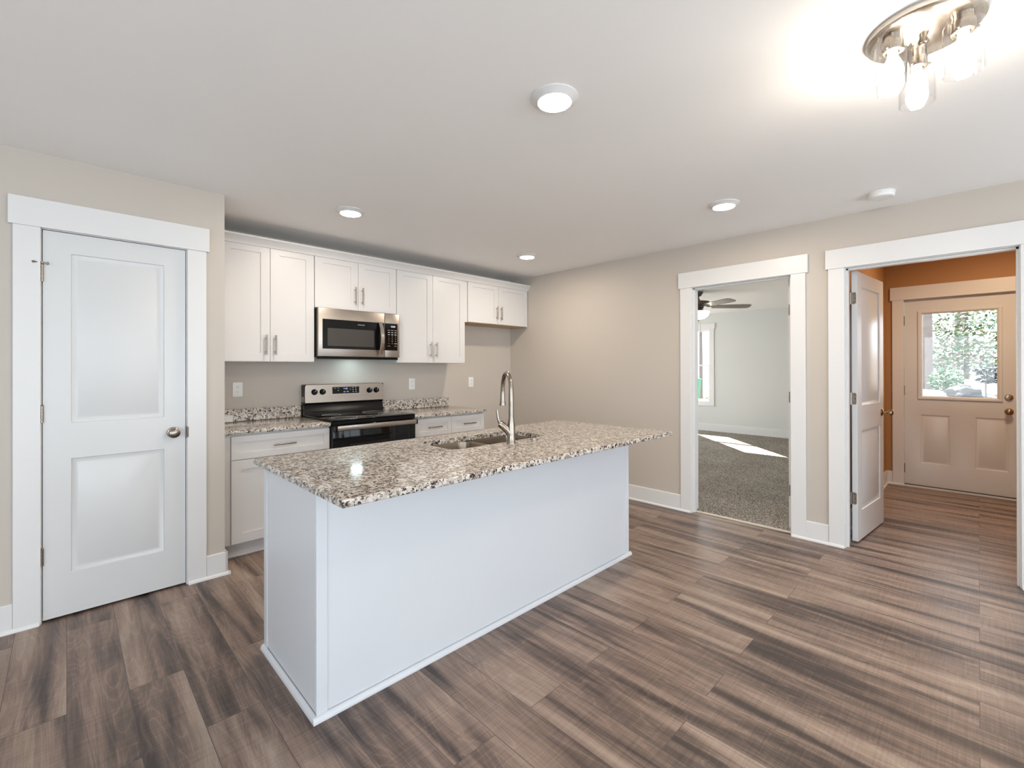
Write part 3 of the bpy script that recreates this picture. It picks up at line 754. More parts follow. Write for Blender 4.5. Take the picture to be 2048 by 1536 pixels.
# ------------------------------------------------------------------ outlets
def outlet(x, z, label):
    t = thing('wall_outlet', (x, YB, z), label, 'outlet', 'white duplex outlets above the counters')
    MB().box(x - .0365, x + .0365, YB - .006, YB - .0003, z - .059, z + .059, .0025, 2).build('cover_plate', PLAST, t)
    for s_ in (-1, 1):
        r = MB(); c = z + s_ * .0195
        r.extrude([(x + .0165 * a, YB - .0060, c + .0145 * b) for a, b in ((-.75, -1), (.75, -1), (1, -.6), (1, .6), (.75, 1), (-.75, 1), (-1, .6), (-1, -.6))], (0, -.0016, 0))
        ro = r.build('receptacle', PLAST, t)
        q = MB(); q.box(x - .0075, x - .0052, YB - .0079, YB - .0075, c - .002, c + .0065); q.box(x + .0052, x + .0075, YB - .0079, YB - .0075, c - .001, c + .0065)
        q.lathe((x, YB - .0075, c - .0075), [(.0026, 0), (.0026, .0004)], NY, 10); q.build('slots', SLOT, ro)
    MB().lathe((x, YB - .006, z), [(.003, 0), (.003, .0012)], NY, 10).build('screw', PLAST, t)
outlet(.992, 1.151, 'white duplex outlet on the wall left of the range')
outlet(2.620, 1.156, 'white duplex outlet just right of the range, under the tall cabinet')
outlet(3.425, 1.157, 'white duplex outlet over the empty fridge space')

# ------------------------------------------------------------------ microwave
mwy = 3.822
mw = thing('microwave', (1.865, YB, 1.413), 'stainless over-the-range microwave with black glass door and bowed handle', 'microwave')
MB().box(1.492, 2.250, mwy + .03, YB - .002, 1.415, 1.829, .003).build('body', BLACKP, mw)
MB().box(1.492, 2.250, mwy + .03, mwy + .05, 1.400, 1.4148, .002).build('bottom_lip', BLACKP, mw)
dr = MB(); dr.box(1.492, 2.0955, mwy, mwy + .029, 1.421, 1.829, .006, 2)
mdo = dr.build('door', STEEL, mw)
MB().box(1.526, 2.090, mwy - .0015, mwy + .004, 1.487, 1.737, .001).build('door_glass', BLACK, mdo)
MB().box(1.568, 1.990, mwy - .0022, mwy, 1.512, 1.662).build('window', MWGLASS, mdo)
hd = MB(); rings = []
for i in range(17):
    t_ = i / 16; z = 1.437 + t_ * .305; o_ = .010 + .048 * math.sin(PI * t_) ** .75; x = 2.048
    tz = math.cos(PI * t_) * .35
    y = mwy - o_; wd_ = .019
    rings.append([(x - wd_, y + .004, z), (x - wd_ * .7, y - .004, z), (x + wd_ * .7, y - .004, z), (x + wd_, y + .004, z), (x + wd_ * .6, y + .009, z), (x - wd_ * .6, y + .009, z)])
hd.loft(rings); hd.box(2.036, 2.06, mwy - .016, mwy, 1.437, 1.452); hd.box(2.036, 2.06, mwy - .016, mwy, 1.727, 1.742)
hd.build('handle', CHROME, mdo)
text('lettering', 'FRIGIDAIRE', .0125, PRINT, mdo, (1.868, mwy - .0018, 1.7035), (1, 0, 0), (0, 0, 1))
cp = MB().box(2.0975, 2.250, mwy, mwy + .029, 1.421, 1.829, .006, 2); cpo = cp.build('control_panel', STEEL, mw)
MB().box(2.099, 2.228, mwy - .0012, mwy + .003, 1.487, 1.737, .001).build('panel_glass', BLACK, cpo)
text('clock_display', '12:04', .021, LCDW, cpo, (2.180, mwy - .0014, 1.708), (1, 0, 0), (0, 0, 1))
def key(x, z, a, b, m_=PRINT): MB().box(x - a, x + a, mwy - .0016, mwy - .001, z - b, z + b).build('key_mark', m_, cpo)
for r_ in range(3):
    for c_ in range(3): key(2.138 + c_ * .034, 1.674 - r_ * .0205, .010 if r_ else .013, .0035 if r_ else .002)
key(2.208, 1.5505, .014, .003)
for x in (2.138, 2.206): key(x, 1.5275, .012, .0015)
key(2.138, 1.5505, .011, .0015, REDPRINT)
for i, s_ in enumerate(['1', '2', '3', '4', '5', '6', '7', '8', '9', '', '0', '']):
    if s_: text('key_digit', s_, .015, PRINT, cpo, (2.138 + (i % 3) * .034, mwy - .0013, 1.613 - (i // 3) * .0205), (1, 0, 0), (0, 0, 1))
for i in range(2): MB().box(1.56 + i * .38, 1.80 + i * .38, mwy + .08, mwy + .2, 1.411, 1.4148).build('vent_filter', SLOT, mw)
MB().box(1.895, 1.985, 4.03, 4.09, 1.4105, 1.4148).build('task_light', mat('lit_cooktop_lamp', (.8, .8, .8), .3, emit=(.70, .95, 1.0), estr=30.0, vary=.002), mw)

# ------------------------------------------------------------------ range
rg = thing('range', (1.865, YB, 0), 'stainless and black electric range with knobs on its backguard', 'stove')
RX0, RX1 = 1.488, 2.243
MB().box(RX0, RX1, 3.575, 4.195, .03, .902, .003).build('body', BLACKP, rg)
ct = MB().box(RX0 - .001, RX1 + .001, 3.545, 4.12, .9025, .914, .004, 2); cto = ct.build('cooktop', BLACK, rg)
for x, y, r_ in ((1.66, 3.70, .105), (2.06, 3.70, .085), (1.66, 3.96, .08), (2.06, 3.96, .105)):
    MB().lathe((x, y, .914), [(r_, 0), (r_, .0003), (r_ - .003, .0003), (r_ - .003, 0)], seg=40, cap=False).build('burner_ring', PRINT, cto)
MB().box(RX0, RX1, 3.548, 3.575, .872, .9025, .003).build('front_rail', BLACKP, rg)
od = MB().box(RX0 + .002, RX1 - .002, 3.535, 3.574, .235, .868, .005, 2); odo = od.build('oven_door', BLACK, rg)
MB().box(RX0 + .14, RX1 - .14, 3.534, 3.538, .36, .715).build('oven_window', DGLASS, odo)
hh = MB().box(RX0 + .022, RX1 - .018, 3.487, 3.500, .829, .868, .004, 2); hho = hh.build('handle', STEEL, odo)
for a, b in ((RX0 + .006, RX0 + .03), (RX1 - .03, RX1 - .004)): MB().box(a, b, 3.489, 3.536, .826, .871, .003).build('handle_end', BLACKP, hho)
MB().box(RX0 + .002, RX1 - .002, 3.54, 3.574, .06, .228, .005).build('storage_drawer', BLACKP, rg)
bgk = MB(); bgk.extrude([(RX0, 4.195, .9), (RX0, 4.118, .9), (RX0, 4.128, .96), (RX0, 4.150, 1.012), (RX0, 4.195, 1.012)], (RX1 - RX0, 0, 0))
bgk.box(RX0, RX0 + .012, 4.122, 4.195, 1.0, 1.176, .003); bgk.box(RX1 - .012, RX1, 4.122, 4.195, 1.0, 1.176, .003)
bgo = bgk.build('backguard', BLACKP, rg)
MB().box(1.56, 1.70, 4.120, 4.131, .930, .936, .002).build('backguard_rib', BLACKP, bgo)
pn = MB(); rr_ = []
for y, ins in ((4.195, 0), (4.128, 0), (4.118, .006)): rr_.append(ins)
pf0, pf1 = 4.110, 4.122        # bottom leans forward
prof = [(RX0 + .004, 1.014), (RX1 - .004, 1.014), (RX1 + .001, 1.024), (RX1 - .002, 1.166), (RX1 - .014, 1.178), (RX0 + .014, 1.178), (RX0 + .002, 1.166), (RX0 - .001, 1.024)]
yat = lambda z: pf0 + (pf1 - pf0) * (z - 1.014) / .164
ctr = ((RX0 + RX1) / 2, 1.096)
pn.loft([[(x, 4.19, z) for x, z in prof], [(x, yat(z) + .005, z) for x, z in prof], [(x + (ctr[0] - x) * .008, yat(z), z + (ctr[1] - z) * .04) for x, z in prof]])
pno = pn.build('control_panel', STEEL, rg)
dz0, dz1 = 1.089, 1.150
ds = MB().extrude([(1.733, yat(dz0) - .0012, dz0), (1.989, yat(dz0) - .0012, dz0), (1.989, yat(dz1) - .0012, dz1), (1.733, yat(dz1) - .0012, dz1)], (0, .004, 0))
dso = ds.build('display', BLACK, pno)
fr = MB().box(1.730, 1.992, yat(1.087) - .0014, yat(1.087) + .002, 1.0855, 1.0885).box(1.9895, 1.9925, yat(1.12) - .0024, yat(1.12) + .003, 1.087, 1.151)
fr.build('display_edge', CHROME, dso)
text('clock_display', '11:02', .019, LCD, dso, (1.856, yat(1.133) - .0016, 1.133), (1, 0, 0), (0, 0, 1))
for x, z, a, b in ((1.758, 1.139, .007, .002), (1.787, 1.139, .006, .002), (1.788, 1.119, .005, .004), (1.846, 1.105, .009, .005), (1.876, 1.106, .009, .005), (1.903, 1.136, .010, .0012), (1.903, 1.124, .004, .002), (1.929, 1.142, .005, .004), (1.929, 1.124, .005, .004), (1.930, 1.104, .007, .002), (1.957, 1.143, .004, .004), (1.957, 1.124, .005, .004), (1.958, 1.104, .006, .003)):
    MB().box(x - a, x + a, yat(z) - .0018, yat(z) - .0010, z - b, z + b).build('touch_key', PRINT, dso)
for x, turn in ((1.571, 0), (1.643, 0), (2.092, 1), (2.163, 2)):
    z = 1.111; k = MB().lathe((x, yat(z), z), [(.026, 0), (.026, .006), (.0235, .009), (.0215, .024), (.019, .027), (.001, .0275)], NY, 28)
    ko = k.build('knob', BLACKP, pno)
    MB().box(x - .0045, x + .0045, yat(z) - .033, yat(z) - .020, z - .020, z + .020, .002).build('knob_grip', BLACKP, ko)
    MB().box(x - .0012, x + .0012, yat(z) - .0336, yat(z) - .0328, z + .004, z + .018).build('pointer', PLAST, ko)

# ------------------------------------------------------------------ island
IX0, IX1, IY0, IY1, IZ = .667, 2.843, 1.731, 2.363, .868
isl = thing('kitchen_island', ((IX0 + IX1) / 2, (IY0 + IY1) / 2, 0), 'long white panelled kitchen island base under the granite slab', 'kitchen island')
MB().box(IX0 + .004, IX1 - .004, IY0 + .004, IY0 + .019, 0, IZ).build('front_panel', ISL, isl)
MB().box(IX0 + .003, IX0 + .018, IY0 + .019, IY1 - .002, 0, IZ).build('end_panel', ISL, isl)
MB().box(IX1 - .018, IX1 - .003, IY0 + .019, IY1 - .002, 0, IZ).build('end_panel', ISL, isl)
for x0, x1 in ((IX0, IX0 + .042), (IX1 - .042, IX1)):
    MB().box(x0, x1, IY0, IY0 + .006, .0, IZ, .001).build('corner_trim', ISL, isl)
for x in (IX0, IX1 - .006):
    MB().box(x, x + .006, IY1 - .042, IY1, 0, IZ, .001).build('corner_trim', ISL, isl)
sh = MB(); shoe(sh, (IX0 - .016, IY0, 0), (IX1 + .016, IY0, 0), NY, .022, .016); shoe(sh, (IX0, IY0 - .002, 0), (IX0, IY1, 0), NX, .022, .016); shoe(sh, (IX1, IY0 - .002, 0), (IX1, IY1, 0), (1, 0, 0), .022, .016)
sh.build('shoe_moulding', ISL, isl)
kb = MB().box(IX0 + .02, IX1 - .02, IY1 - .09, IY1 - .075, 0, .108); kb.build('toe_kick', ISL, isl)
kf = MB().box(IX0 + .02, IX1 - .02, IY1 - .022, IY1 - .004, .108, IZ); kf.build('kitchen_side_frame', ISL, isl)
n_ = 5; wdt = (IX1 - IX0 - .04) / n_
for i in range(n_):
    a = IX0 + .02 + i * wdt
    d = shaker_door(isl, a + .002, a + wdt - .002, .113, .855, IY1 + .015, None, 'door', m=ISL, fm=back_map)
    px = a + wdt - .034 if i % 2 == 0 else a + .034
    bar_pull(d, (px, IY1 + .045, .62), (px, IY1 + .045, .775), (0, -.03, 0))

# granite top with a sink cut-out
TX0, TX1, TY0, TY1, TZ0, TZ1 = .632, 2.887, 1.430, 2.401, .8685, .895
SX0, SX1, SY0, SY1 = 1.434, 2.165, 1.905, 2.235
gt = MB(); bm = gt.bm
def loopv(pts): return [bm.verts.new(p) for p in pts]
def edges(vs): return [bm.edges.new((vs[i], vs[(i + 1) % len(vs)])) for i in range(len(vs))]
c = .003
oT = loopv([(TX0 + c, TY0 + c, TZ1), (TX1 - c, TY0 + c, TZ1), (TX1 - c, TY1 - c, TZ1), (TX0 + c, TY1 - c, TZ1)])
oM = loopv([(TX0, TY0, TZ1 - c), (TX1, TY0, TZ1 - c), (TX1, TY1, TZ1 - c), (TX0, TY1, TZ1 - c)])
oN = loopv([(TX0, TY0, TZ0 + c), (TX1, TY0, TZ0 + c), (TX1, TY1, TZ0 + c), (TX0, TY1, TZ0 + c)])
oB = loopv([(TX0 + c, TY0 + c, TZ0), (TX1 - c, TY0 + c, TZ0), (TX1 - c, TY1 - c, TZ0), (TX0 + c, TY1 - c, TZ0)])
iT = loopv(rrect(SX0, SX1, SY0, SY1, .06, TZ1)); iB = loopv(rrect(SX0, SX1, SY0, SY1, .06, TZ0))
for a, b in ((oT, oM), (oM, oN), (oN, oB)):
    for i in range(4): bm.faces.new((a[i], a[(i + 1) % 4], b[(i + 1) % 4], b[i]))
for i in range(len(iT)): bm.faces.new((iT[i], iT[(i + 1) % len(iT)], iB[(i + 1) % len(iT)], iB[i]))
def loop_edges(vs): return [bm.edges.get((vs[i], vs[(i + 1) % len(vs)])) for i in range(len(vs))]
bmesh.ops.triangle_fill(bm, use_beauty=True, use_dissolve=False, edges=loop_edges(oT) + loop_edges(iT))
bmesh.ops.triangle_fill(bm, use_beauty=True, use_dissolve=False, edges=loop_edges(oB) + loop_edges(iB))
top = gt.build('island_countertop', GRAN, None, (1.76, 1.9, TZ0), smooth=False)
tag(top, 'large polished speckled granite slab with a sink cut-out, on the island', 'countertop')

# sink
sk = thing('kitchen_sink', (1.80, 2.07, .66), 'stainless double-bowl sink set under the island granite', 'sink')
def bowl(x0, x1):
    b = MB(); y0, y1 = SY0 - .004, SY1 + .004
    rings = [rrect(x0 - .012, x1 + .012, y0 - .008, y1 + .008, .062, .8665), rrect(x0 - .003, x1 + .003, y0 - .002, y1 + .002, .058, .8665), rrect(x0, x1, y0, y1, .055, .860), rrect(x0 + .006, x1 - .006, y0 + .006, y1 - .006, .05, .70), rrect(x0 + .016, x1 - .016, y0 + .016, y1 - .016, .045, .674), rrect(x0 + .03, x1 - .03, y0 + .03, y1 - .03, .035, .668),
             rrect((x0 + x1) / 2 - .05, (x0 + x1) / 2 + .05, (y0 + y1) / 2 - .05, (y0 + y1) / 2 + .05, .048, .664)]
    b.loft(rings, False, True)
    o = b.build('bowl', SINKM, sk)
    MB().lathe(((x0 + x1) / 2, (y0 + y1) / 2, .6642), [(.045, 0), (.045, .003), (.036, .004), (.03, .001), (.001, .001)], seg=28).build('drain', CHROME, o)
XM = 1.785
bowl(SX0 - .002, XM - .013); bowl(XM + .013, SX1 + .004)

# faucet
fc = thing('faucet', (1.797, 1.846, .895), 'tall nickel pull-down gooseneck faucet with side lever on the island', 'faucet')
FX, FY = 1.797, 1.846
MB().lathe((FX, FY, .8952), [(.027, 0), (.027, .004), (.024, .010), (.0225, .05), (.022, .10), (.0165, .135), (.0145, .15)], seg=28).build('base', NICK, fc)
az = math.radians(61); dxy = Vector((math.cos(az), math.sin(az), 0)); b0 = Vector((FX, FY, 0)); pts = []
R_ = .098
for z in (.99, 1.04, 1.10, 1.15): pts.append(b0 + Vector((0, 0, z)))
for k in range(1, 9):
    a = PI - PI * k / 8
    pts.append(b0 + dxy * (R_ + R_ * math.cos(a)) + Vector((0, 0, 1.187 + R_ * 1.06 * math.sin(a))))
pts.append(b0 + dxy * (2 * R_ + .001) + Vector((0, 0, 1.172)))
MB().tube(pts, [.0145] * 4 + [.0128] * 9, seg=18).build('spout', NICK, fc)
MB().lathe(b0 + dxy * (2 * R_ + .001) + Vector((0, 0, 1.093)), [(.012, .002), (.019, 0), (.0195, .006), (.0165, .022), (.0145, .05), (.0143, .076), (.0125, .0765), (.0125, .0785), (.0143, .079), (.0138, .084)], seg=24).build('spray_head', NICK, fc)
MB().lathe((FX, FY, 1.038), [(.0149, 0), (.0149, .002)], seg=24).build('collar_ring', SLOT, fc)
la = math.radians(134); ldir = Vector((math.cos(la), math.sin(la), 0))
lv = MB().tube([b0 + Vector((0, 0, .945)), b0 + ldir * .022 + Vector((0, 0, .972)), b0 + ldir * .050 + Vector((0, 0, .997)), b0 + ldir * .066 + Vector((0, 0, 1.008))], [.0225, .0225, .0215, .0185], seg=20)
lvo = lv.build('valve_arm', NICK, fc)
MB().tube([b0 + ldir * .060 + Vector((0, 0, 1.010)), b0 + ldir * .071 + Vector((0, 0, 1.030)), b0 + ldir * .076 + Vector((0, 0, 1.055)), b0 + ldir * .080 + Vector((0, 0, 1.084))], [.015, .0095, .0078, .007], seg=14).build('lever', NICK, lvo)
hc = thing('sink_hole_cover', (1.992, 1.853, .895), 'small round metal cap on the granite beside the sink', 'cap')
MB().lathe((1.992, 1.853, .8952), [(.024, 0), (.024, .003), (.021, .007), (.001, .0085)], seg=28).build('cap', CHROME, hc)
MB().lathe((1.992, 1.853, .8951), [(.026, 0), (.026, .0015), (.022, .002)], seg=28).build('gasket', SLOT, hc)

# ------------------------------------------------------------------ ceiling fixtures
def recessed(x, y, label):
    t = thing('recessed_light', (x, y, CZ), label, 'ceiling light', 'round white recessed ceiling lights')
    z = CZ
    MB().lathe((x, y, z), [(.090, -.0005), (.097, -.001), (.0975, -.004), (.094, -.007), (.089, -.0085), (.074, -.021), (.0695, -.023), (.068, -.021)], seg=48, cap=False).build('trim_ring', TRIM, t)
    MB().lathe((x, y, z), [(.0685, -.020), (.068, -.0225), (.05, -.0245), (.001, -.0255)], seg=40, cap=False).build('lens', LENS, t)
recessed(1.443, 1.222, 'large lit round ceiling light nearest the camera, above the island end')
recessed(1.440, 3.110, 'lit round ceiling light in front of the microwave cabinet')
recessed(3.208, 1.212, 'lit round ceiling light toward the doorway wall')
recessed(3.262, 3.122, 'smallest-looking lit round ceiling light, by the corner over the fridge space')

LX, LY = 2.012, .124
cl = thing('flush_ceiling_light', (LX, LY, CZ), 'nickel flush ceiling light with three clear glass cylinder shades', 'ceiling light')
MB().lathe((LX, LY, CZ), [(.147, -.0005), (.150, -.003), (.150, -.020), (.146, -.024), (.132, -.028), (.03, -.032), (.001, -.032)], seg=56, cap=False).build('canopy', PLATE, cl)
MB().lathe((LX, LY, CZ - .031), [(.010, 0), (.010, -.010), (.013, -.012), (.013, -.024), (.008, -.028), (.001, -.029)], seg=20).build('finial', NICK, cl)
a0 = math.atan2(.202 - LY, 1.938 - LX)
for k in range(3):
    a = a0 + k * 2 * PI / 3; x = LX + .098 * math.cos(a); y = LY + .098 * math.sin(a)
    so = MB().lathe((x, y, CZ - .03), [(.026, .004), (.026, -.018), (.029, -.02), (.029, -.052), (.024, -.054), (.018, -.054)], seg=28, cap=False).build('socket', NICK, cl)
    for j in range(3):
        b_ = a + .5 + j * 2 * PI / 3
        MB().cyl((x + .027 * math.cos(b_), y + .027 * math.sin(b_), CZ - .076), (x + .037 * math.cos(b_), y + .037 * math.sin(b_), CZ - .076), .004, seg=10).build('thumb_screw', NICK, so)
    zt, zb = CZ - .058, CZ - .205
    sh_ = MB().lathe((x, y, 0), [(.030, zt - .0005), (.0475, zt - .0005), (.049, zt - .004), (.049, zb + .0), (.0462, zb), (.0462, zt - .006), (.030, zt - .0055)], seg=40, cap=False)
    sh_.build('glass_shade', SHADE, cl)
    bl = MB().lathe((x, y, CZ), [(.013, -.080), (.0135, -.096), (.017, -.106), (.026, -.126), (.030, -.146), (.0285, -.162), (.020, -.177), (.010, -.183), (.001, -.1845)], seg=28, cap=False)
    bl.build('bulb', BULB, cl)

sm = thing('smoke_detector', (3.728, .432, CZ), 'round white smoke detector on the ceiling near the hall doorway', 'smoke detector')
MB().lathe((3.728, .432, CZ), [(.070, -.0005), (.071, -.002), (.071, -.008), (.067, -.010)], seg=40, cap=False).build('mounting_base', PLAST, sm)
MB().lathe((3.728, .432, CZ), [(.066, -.009), (.069, -.012), (.069, -.017), (.066, -.0185), (.066, -.0205), (.068, -.022), (.0675, -.030), (.061, -.036), (.001, -.038)], seg=40, cap=False).build('cover', PLAST, sm)

# ------------------------------------------------------------------ ceiling fan in the bedroom
FNX, FNY = 6.66, 2.885
fan = thing('ceiling_fan', (FNX, FNY, CZ), 'bronze ceiling fan with frosted light bowl, seen through the bedroom doorway', 'ceiling fan')
MB().lathe((FNX, FNY, CZ), [(.066, -.0005), (.066, -.012), (.058, -.035), (.036, -.066), (.016, -.07)], seg=28).build('canopy', FANM, fan)
MB().cyl((FNX, FNY, CZ - .065), (FNX, FNY, 2.30), .013, seg=14).build('downrod', FANM, fan)
MB().lathe((FNX, FNY, 0), [(.022, 2.335), (.024, 2.305), (.10, 2.302), (.150, 2.292), (.156, 2.278), (.150, 2.238), (.12, 2.230), (.06, 2.228)], seg=36).build('motor_housing', FANM, fan)
MB().lathe((FNX, FNY, 0), [(.075, 2.229), (.075, 2.20), (.055, 2.19), (.055, 2.165), (.10, 2.155), (.155, 2.150), (.155, 2.146)], seg=32).build('light_fitter', FANM, fan)
MB().lathe((FNX, FNY, 0), [(.155, 2.1455), (.150, 2.115), (.128, 2.075), (.085, 2.045), (.03, 2.035), (.001, 2.034)], seg=36, cap=False).build('light_bowl', BOWL, fan)
MB().lathe((FNX, FNY, 0), [(.004, 2.034), (.016, 2.031), (.016, 2.024), (.007, 2.016), (.006, 2.004), (.001, 2.0)], seg=16).build('finial', FANM, fan)
MB().tube([(FNX + .02, FNY - .02, 2.03), (FNX + .021, FNY - .021, 1.93), (FNX + .021, FNY - .021, 1.82)], .0018, seg=6).build('pull_chain', FANM, fan)
for k in range(5):
    a = math.radians(-44.4 - 5) + k * 2 * PI / 5
    ca, sa = math.cos(a), math.sin(a)
    def bl_(r_, wd_, z_): return Vector((FNX + ca * r_ - sa * wd_, FNY + sa * r_ + ca * wd_, z_))
    bp = MB(); tilt = -.24
    outl = [(.20, -.055), (.30, -.062), (.60, -.072), (.70, -.068), (.735, -.045), (.74, 0), (.735, .045), (.70, .068), (.60, .072), (.30, .062), (.20, .055)]
    bp.extrude([bl_(r_, w_, 2.216 + w_ * tilt) for r_, w_ in outl], (0, 0, .006))
    bo = bp.build('blade', BLADE, fan)
    ir = MB(); ir.extrude([bl_(r_, w_, 2.2225 + w_ * tilt) for r_, w_ in ((.12, -.018), (.19, -.02), (.26, -.035), (.27, 0), (.26, .035), (.19, .02), (.12, .018))], (0, 0, .005))
    ir.build('blade_iron', FANM, bo)

# hall lamp (a warm bulb above, out of the picture)
hl = bpy.data.lights.new('hall_lamp', 'AREA'); hl.shape = 'DISK'; hl.size = .25; hl.energy = 24; hl.color = (1.0, .74, .48)
ho = bpy.data.objects.new('hall_lamp', hl); COL.objects.link(ho); ho.location = (5.6, -.25, HC - .03)

# ------------------------------------------------------------------ outdoors
def hgt(x, y):
    s = max(0, min(1, (x - 7.6) / 6.0)); s = s * s * (3 - 2 * s)
    e = max(0, min(1, (4.0 - y) / 2.5))
    base = -.15 + s * 1.0 * e + max(0, x - 13.6) * .055 * e
    return base
gm = MB(); nx, ny = 46, 34; P = []
for j in range(ny + 1):
    for i in range(nx + 1):
        x = HX + .14 + (36 - HX) * (i / nx) ** 1.3; y = -9 + 24 * j / ny
        P.append((x, y, hgt(x, y) + (random.uniform(-.02, .02) if x > 8 else 0)))
gm.poly(P, [(j * (nx + 1) + i, j * (nx + 1) + i + 1, (j + 1) * (nx + 1) + i + 1, (j + 1) * (nx + 1) + i) for j in range(ny) for i in range(nx) if not (P[j * (nx + 1) + i][0] < BX + .15 and .6 < P[j * (nx + 1) + i][1] < 6.5)])
struct('ground', gm, LAWN, 'sunlit sloping garden ground')

def leaves(mb, c, r, n, size, flat=1.0):
    for _ in range(n):
        while True:
            p = Vector((random.uniform(-1, 1), random.uniform(-1, 1), random.uniform(-1, 1)))
            if p.length < 1: break
        p = Vector(c) + Vector((p.x * r[0], p.y * r[1], p.z * r[2]))
        d = Vector((random.uniform(-1, 1), random.uniform(-1, 1), random.uniform(-.6, .6))).normalized(); u = d.orthogonal().normalized()
        s_ = size * random.uniform(.6, 1.3)
        a, b = d * s_, u * s_ * .45
        mb.poly([p - a, p - a * .2 + b, p + a, p - a * .2 - b], [(0, 1, 2, 3)])

def tree(name, x, y, h, r, label, cat, crowns, m, trunk=True, lean=(0, 0), group=None, m2=None):
    z = hgt(x, y); t = thing(name, (x, y, z), label, cat, group)
    k = MB().tube([(x, y, z - .1), (x + lean[0] * .4, y + lean[1] * .4, z + h * .4), (x + lean[0], y + lean[1], z + h)], [r, r * .85, r * .55], seg=12)
    for i in range(4):
        a = random.uniform(0, 6.28); zz = z + h * random.uniform(.55, .95)
        k.tube([(x + lean[0] * .7, y + lean[1] * .7, zz), (x + lean[0] + .5 * math.cos(a) * h * .25, y + .5 * math.sin(a) * h * .25, zz + h * .15), (x + lean[0] + math.cos(a) * h * .28, y + math.sin(a) * h * .28, zz + h * .22)], [r * .4, r * .25, r * .1], seg=8)
    k.build('trunk', BARK, t)
    for (cx, cy, cz, rx, ry, rz, n, sz, mm) in crowns:
        f = MB(); leaves(f, (x + cx, y + cy, z + cz), (rx, ry, rz), n, sz); f.build('foliage', mm, t, smooth=False)
    return t
# seen through the exterior door: rays leave with y/x between -0.02 and 0.065
tree('garden_tree', 13.7, .80, 3.2, .11, 'pale tree trunk at the edge of the door window', 'tree', [(.2, -.1, 3.6, 1.2, 1.2, .6, 200, .07, LEAFG)], LEAFG)
tree('garden_tree', 16.5, .22, 2.1, .06, 'leafy green and rust tree filling the top of the door window', 'tree', [(.0, .10, 1.05, .8, .95, 1.0, 1050, .065, LEAFG), (.2, .2, .95, .8, .95, .75, 600, .055, LEAFR), (-.3, -.05, 1.0, .6, .85, .9, 450, .06, LEAFY)], LEAFG)
tree('garden_tree', 22.0, .45, 5.0, .16, 'forked dark tree farther up the slope behind the leafy tree', 'tree', [(0, 0, 5.2, 1.5, 1.5, .8, 250, .09, LEAFG)], LEAFG)
t = thing('garden_shrub', (12.9, .47, hgt(12.9, .47)), 'rounded green shrub at the foot of the pale trunk', 'shrub')
k = MB()
for i in range(9):
    a = random.uniform(0, 6.28); k.tube([(12.9, .47, hgt(12.9, .47) - .05), (12.9 + .1 * math.cos(a), .47 + .1 * math.sin(a), hgt(12.9, .47) + .3), (12.9 + .22 * math.cos(a), .47 + .22 * math.sin(a), hgt(12.9, .47) + .6)], [.012, .008, .004], seg=6)
k.build('stems', BARK, t)
f = MB(); leaves(f, (12.9, .47, hgt(12.9, .47) + .25), (.32, .27, .26), 700, .04); f.build('foliage', LEAFG, t, smooth=False)
t = thing('garden_sapling', (12.2, -.10, hgt(12.2, -.10)), 'small dark blue-green sapling at the right of the door window', 'sapling')
MB().tube([(12.2, -.10, hgt(12.2, -.1) - .05), (12.2, -.09, hgt(12.2, -.1) + .2), (12.2, -.1, hgt(12.2, -.1) + .45)], [.018, .014, .01], seg=8).build('trunk', BARK, t)
f = MB()
for cx, cz, rx, rz, n in ((-.02, .38, .16, .07, 170), (-.08, .50, .22, .06, 170), (-.14, .60, .13, .05, 80), (.14, .56, .12, .03, 50)): leaves(f, (12.2, -.10 + cx * .9, hgt(12.2, -.1) + cz), (.15, rx, rz), n, .04)
f.build('foliage', LEAFD, t, smooth=False)
def rock(x, y, r, label, sq=.6):
    bm_ = MB(); g = bmesh.ops.create_icosphere(bm_.bm, subdivisions=3, radius=1.0); z = hgt(x, y)
    for v in bm_.bm.verts:
        n = v.co.normalized(); s_ = 1 + .16 * math.sin(5 * n.x + 3 * n.y + x) + .12 * math.sin(7 * n.z + 4 * n.y + y * 9)
        v.co = Vector((x, y, z + r * sq * .3)) + Vector((n.x * r * s_, n.y * r * s_ * 1.2, n.z * r * s_ * sq))
    o = bm_.build('garden_rock', ROCK, None, (x, y, z)); tag(o, label, 'rock', 'rocks in the garden')
rock(12.45, .20, .20, 'grey boulder in front of the shrub, middle of the door window', .8)
rock(11.2, .56, .19, 'low flat rock below the pale tree trunk', .4)
rock(11.15, .13, .11, 'low flat rock at the bottom middle of the door window', .35)
mu = MB(); x, y = 11.62, -.14; z = hgt(x, y)
for v in [1]:
    g = bmesh.ops.create_icosphere(mu.bm, subdivisions=3, radius=1.0)
    for q in mu.bm.verts: q.co = Vector((x + q.co.x * .25, y + q.co.y * .3, z + q.co.z * .09))
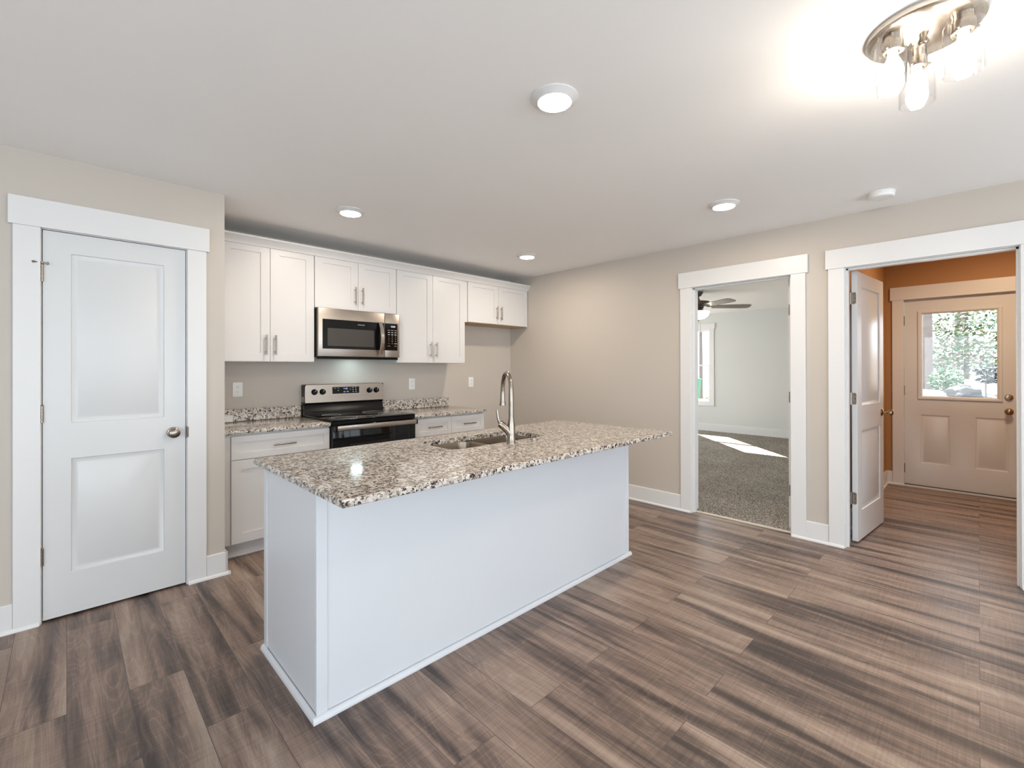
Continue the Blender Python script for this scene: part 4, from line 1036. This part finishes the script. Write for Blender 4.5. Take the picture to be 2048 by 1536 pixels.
tag(mu.build('mulch_mound', mat('dark_mulch', (.035, .018, .016), 1.0, bump=1, bscale=30, vary=.5, vscale=25), None, (x, y, z)), 'dark mulch mound under the small sapling', 'mulch', None, 'stuff')
lg = MB(); lz = hgt(11.7, .6)
lg.tube([(11.7, .78, lz + .02), (11.75, .62, lz + .08), (11.8, .44, lz + .14)], [.02, .018, .012], seg=8)
tag(lg.build('fallen_branch', BARK, None, (11.7, .6, lz)), 'fallen branch lying by the pale tree trunk', 'branch')
# neighbour's white house
nh = thing('neighbour_house', (27, 3.4, hgt(27, 3.4)), 'white neighbouring house with a sloped eave, upper corner of the door window', 'house')
z0 = hgt(27, 3.4) - .5
MB().box(25, 33, 1.75, 7.5, z0, 3.35).build('wall', EXTW, nh)
MB().extrude([(24.6, 1.2, 3.15), (24.6, 1.2, 3.35), (24.6, 4.6, 5.6), (24.6, 8.0, 3.35), (24.6, 8.0, 3.15), (24.6, 4.6, 5.4)], (9, 0, 0)).build('roof', EXTW, nh)
# seen through the bedroom window: y/x between 0.41 and 0.45
gb = thing('garden_bin', (13.2, 5.98, hgt(13.2, 5.98)), 'green plastic bin outside the bedroom window', 'bin')
bz = hgt(13.2, 5.98)
MB().loft([rrect(12.98, 13.42, 5.80, 6.16, .05, bz), rrect(12.92, 13.48, 5.74, 6.22, .05, bz + 1.12)]).build('body', GREENP, gb)
MB().loft([rrect(12.90, 13.50, 5.72, 6.24, .06, bz + 1.125), rrect(12.92, 13.48, 5.74, 6.22, .05, bz + 1.16)]).build('lid', GREENP, gb)
tree('garden_tree', 18.0, 7.70, 4.6, .08, 'thin grey tree trunk outside the bedroom window', 'tree', [(0, 0, 4.4, 1.4, 1.4, .7, 200, .09, LEAFG)], LEAFG)
t = thing('garden_shrub', (12.7, 5.28, hgt(12.7, 5.28)), 'low loose shrub beside the green bin', 'shrub')
MB().tube([(12.7, 5.28, hgt(12.7, 5.28) - .05), (12.7, 5.28, hgt(12.7, 5.28) + .3)], [.02, .01], seg=6).build('stems', BARK, t)
f = MB(); leaves(f, (12.7, 5.28, hgt(12.7, 5.28) + .35), (.24, .18, .32), 260, .045); f.build('foliage', LEAFG, t, smooth=False)
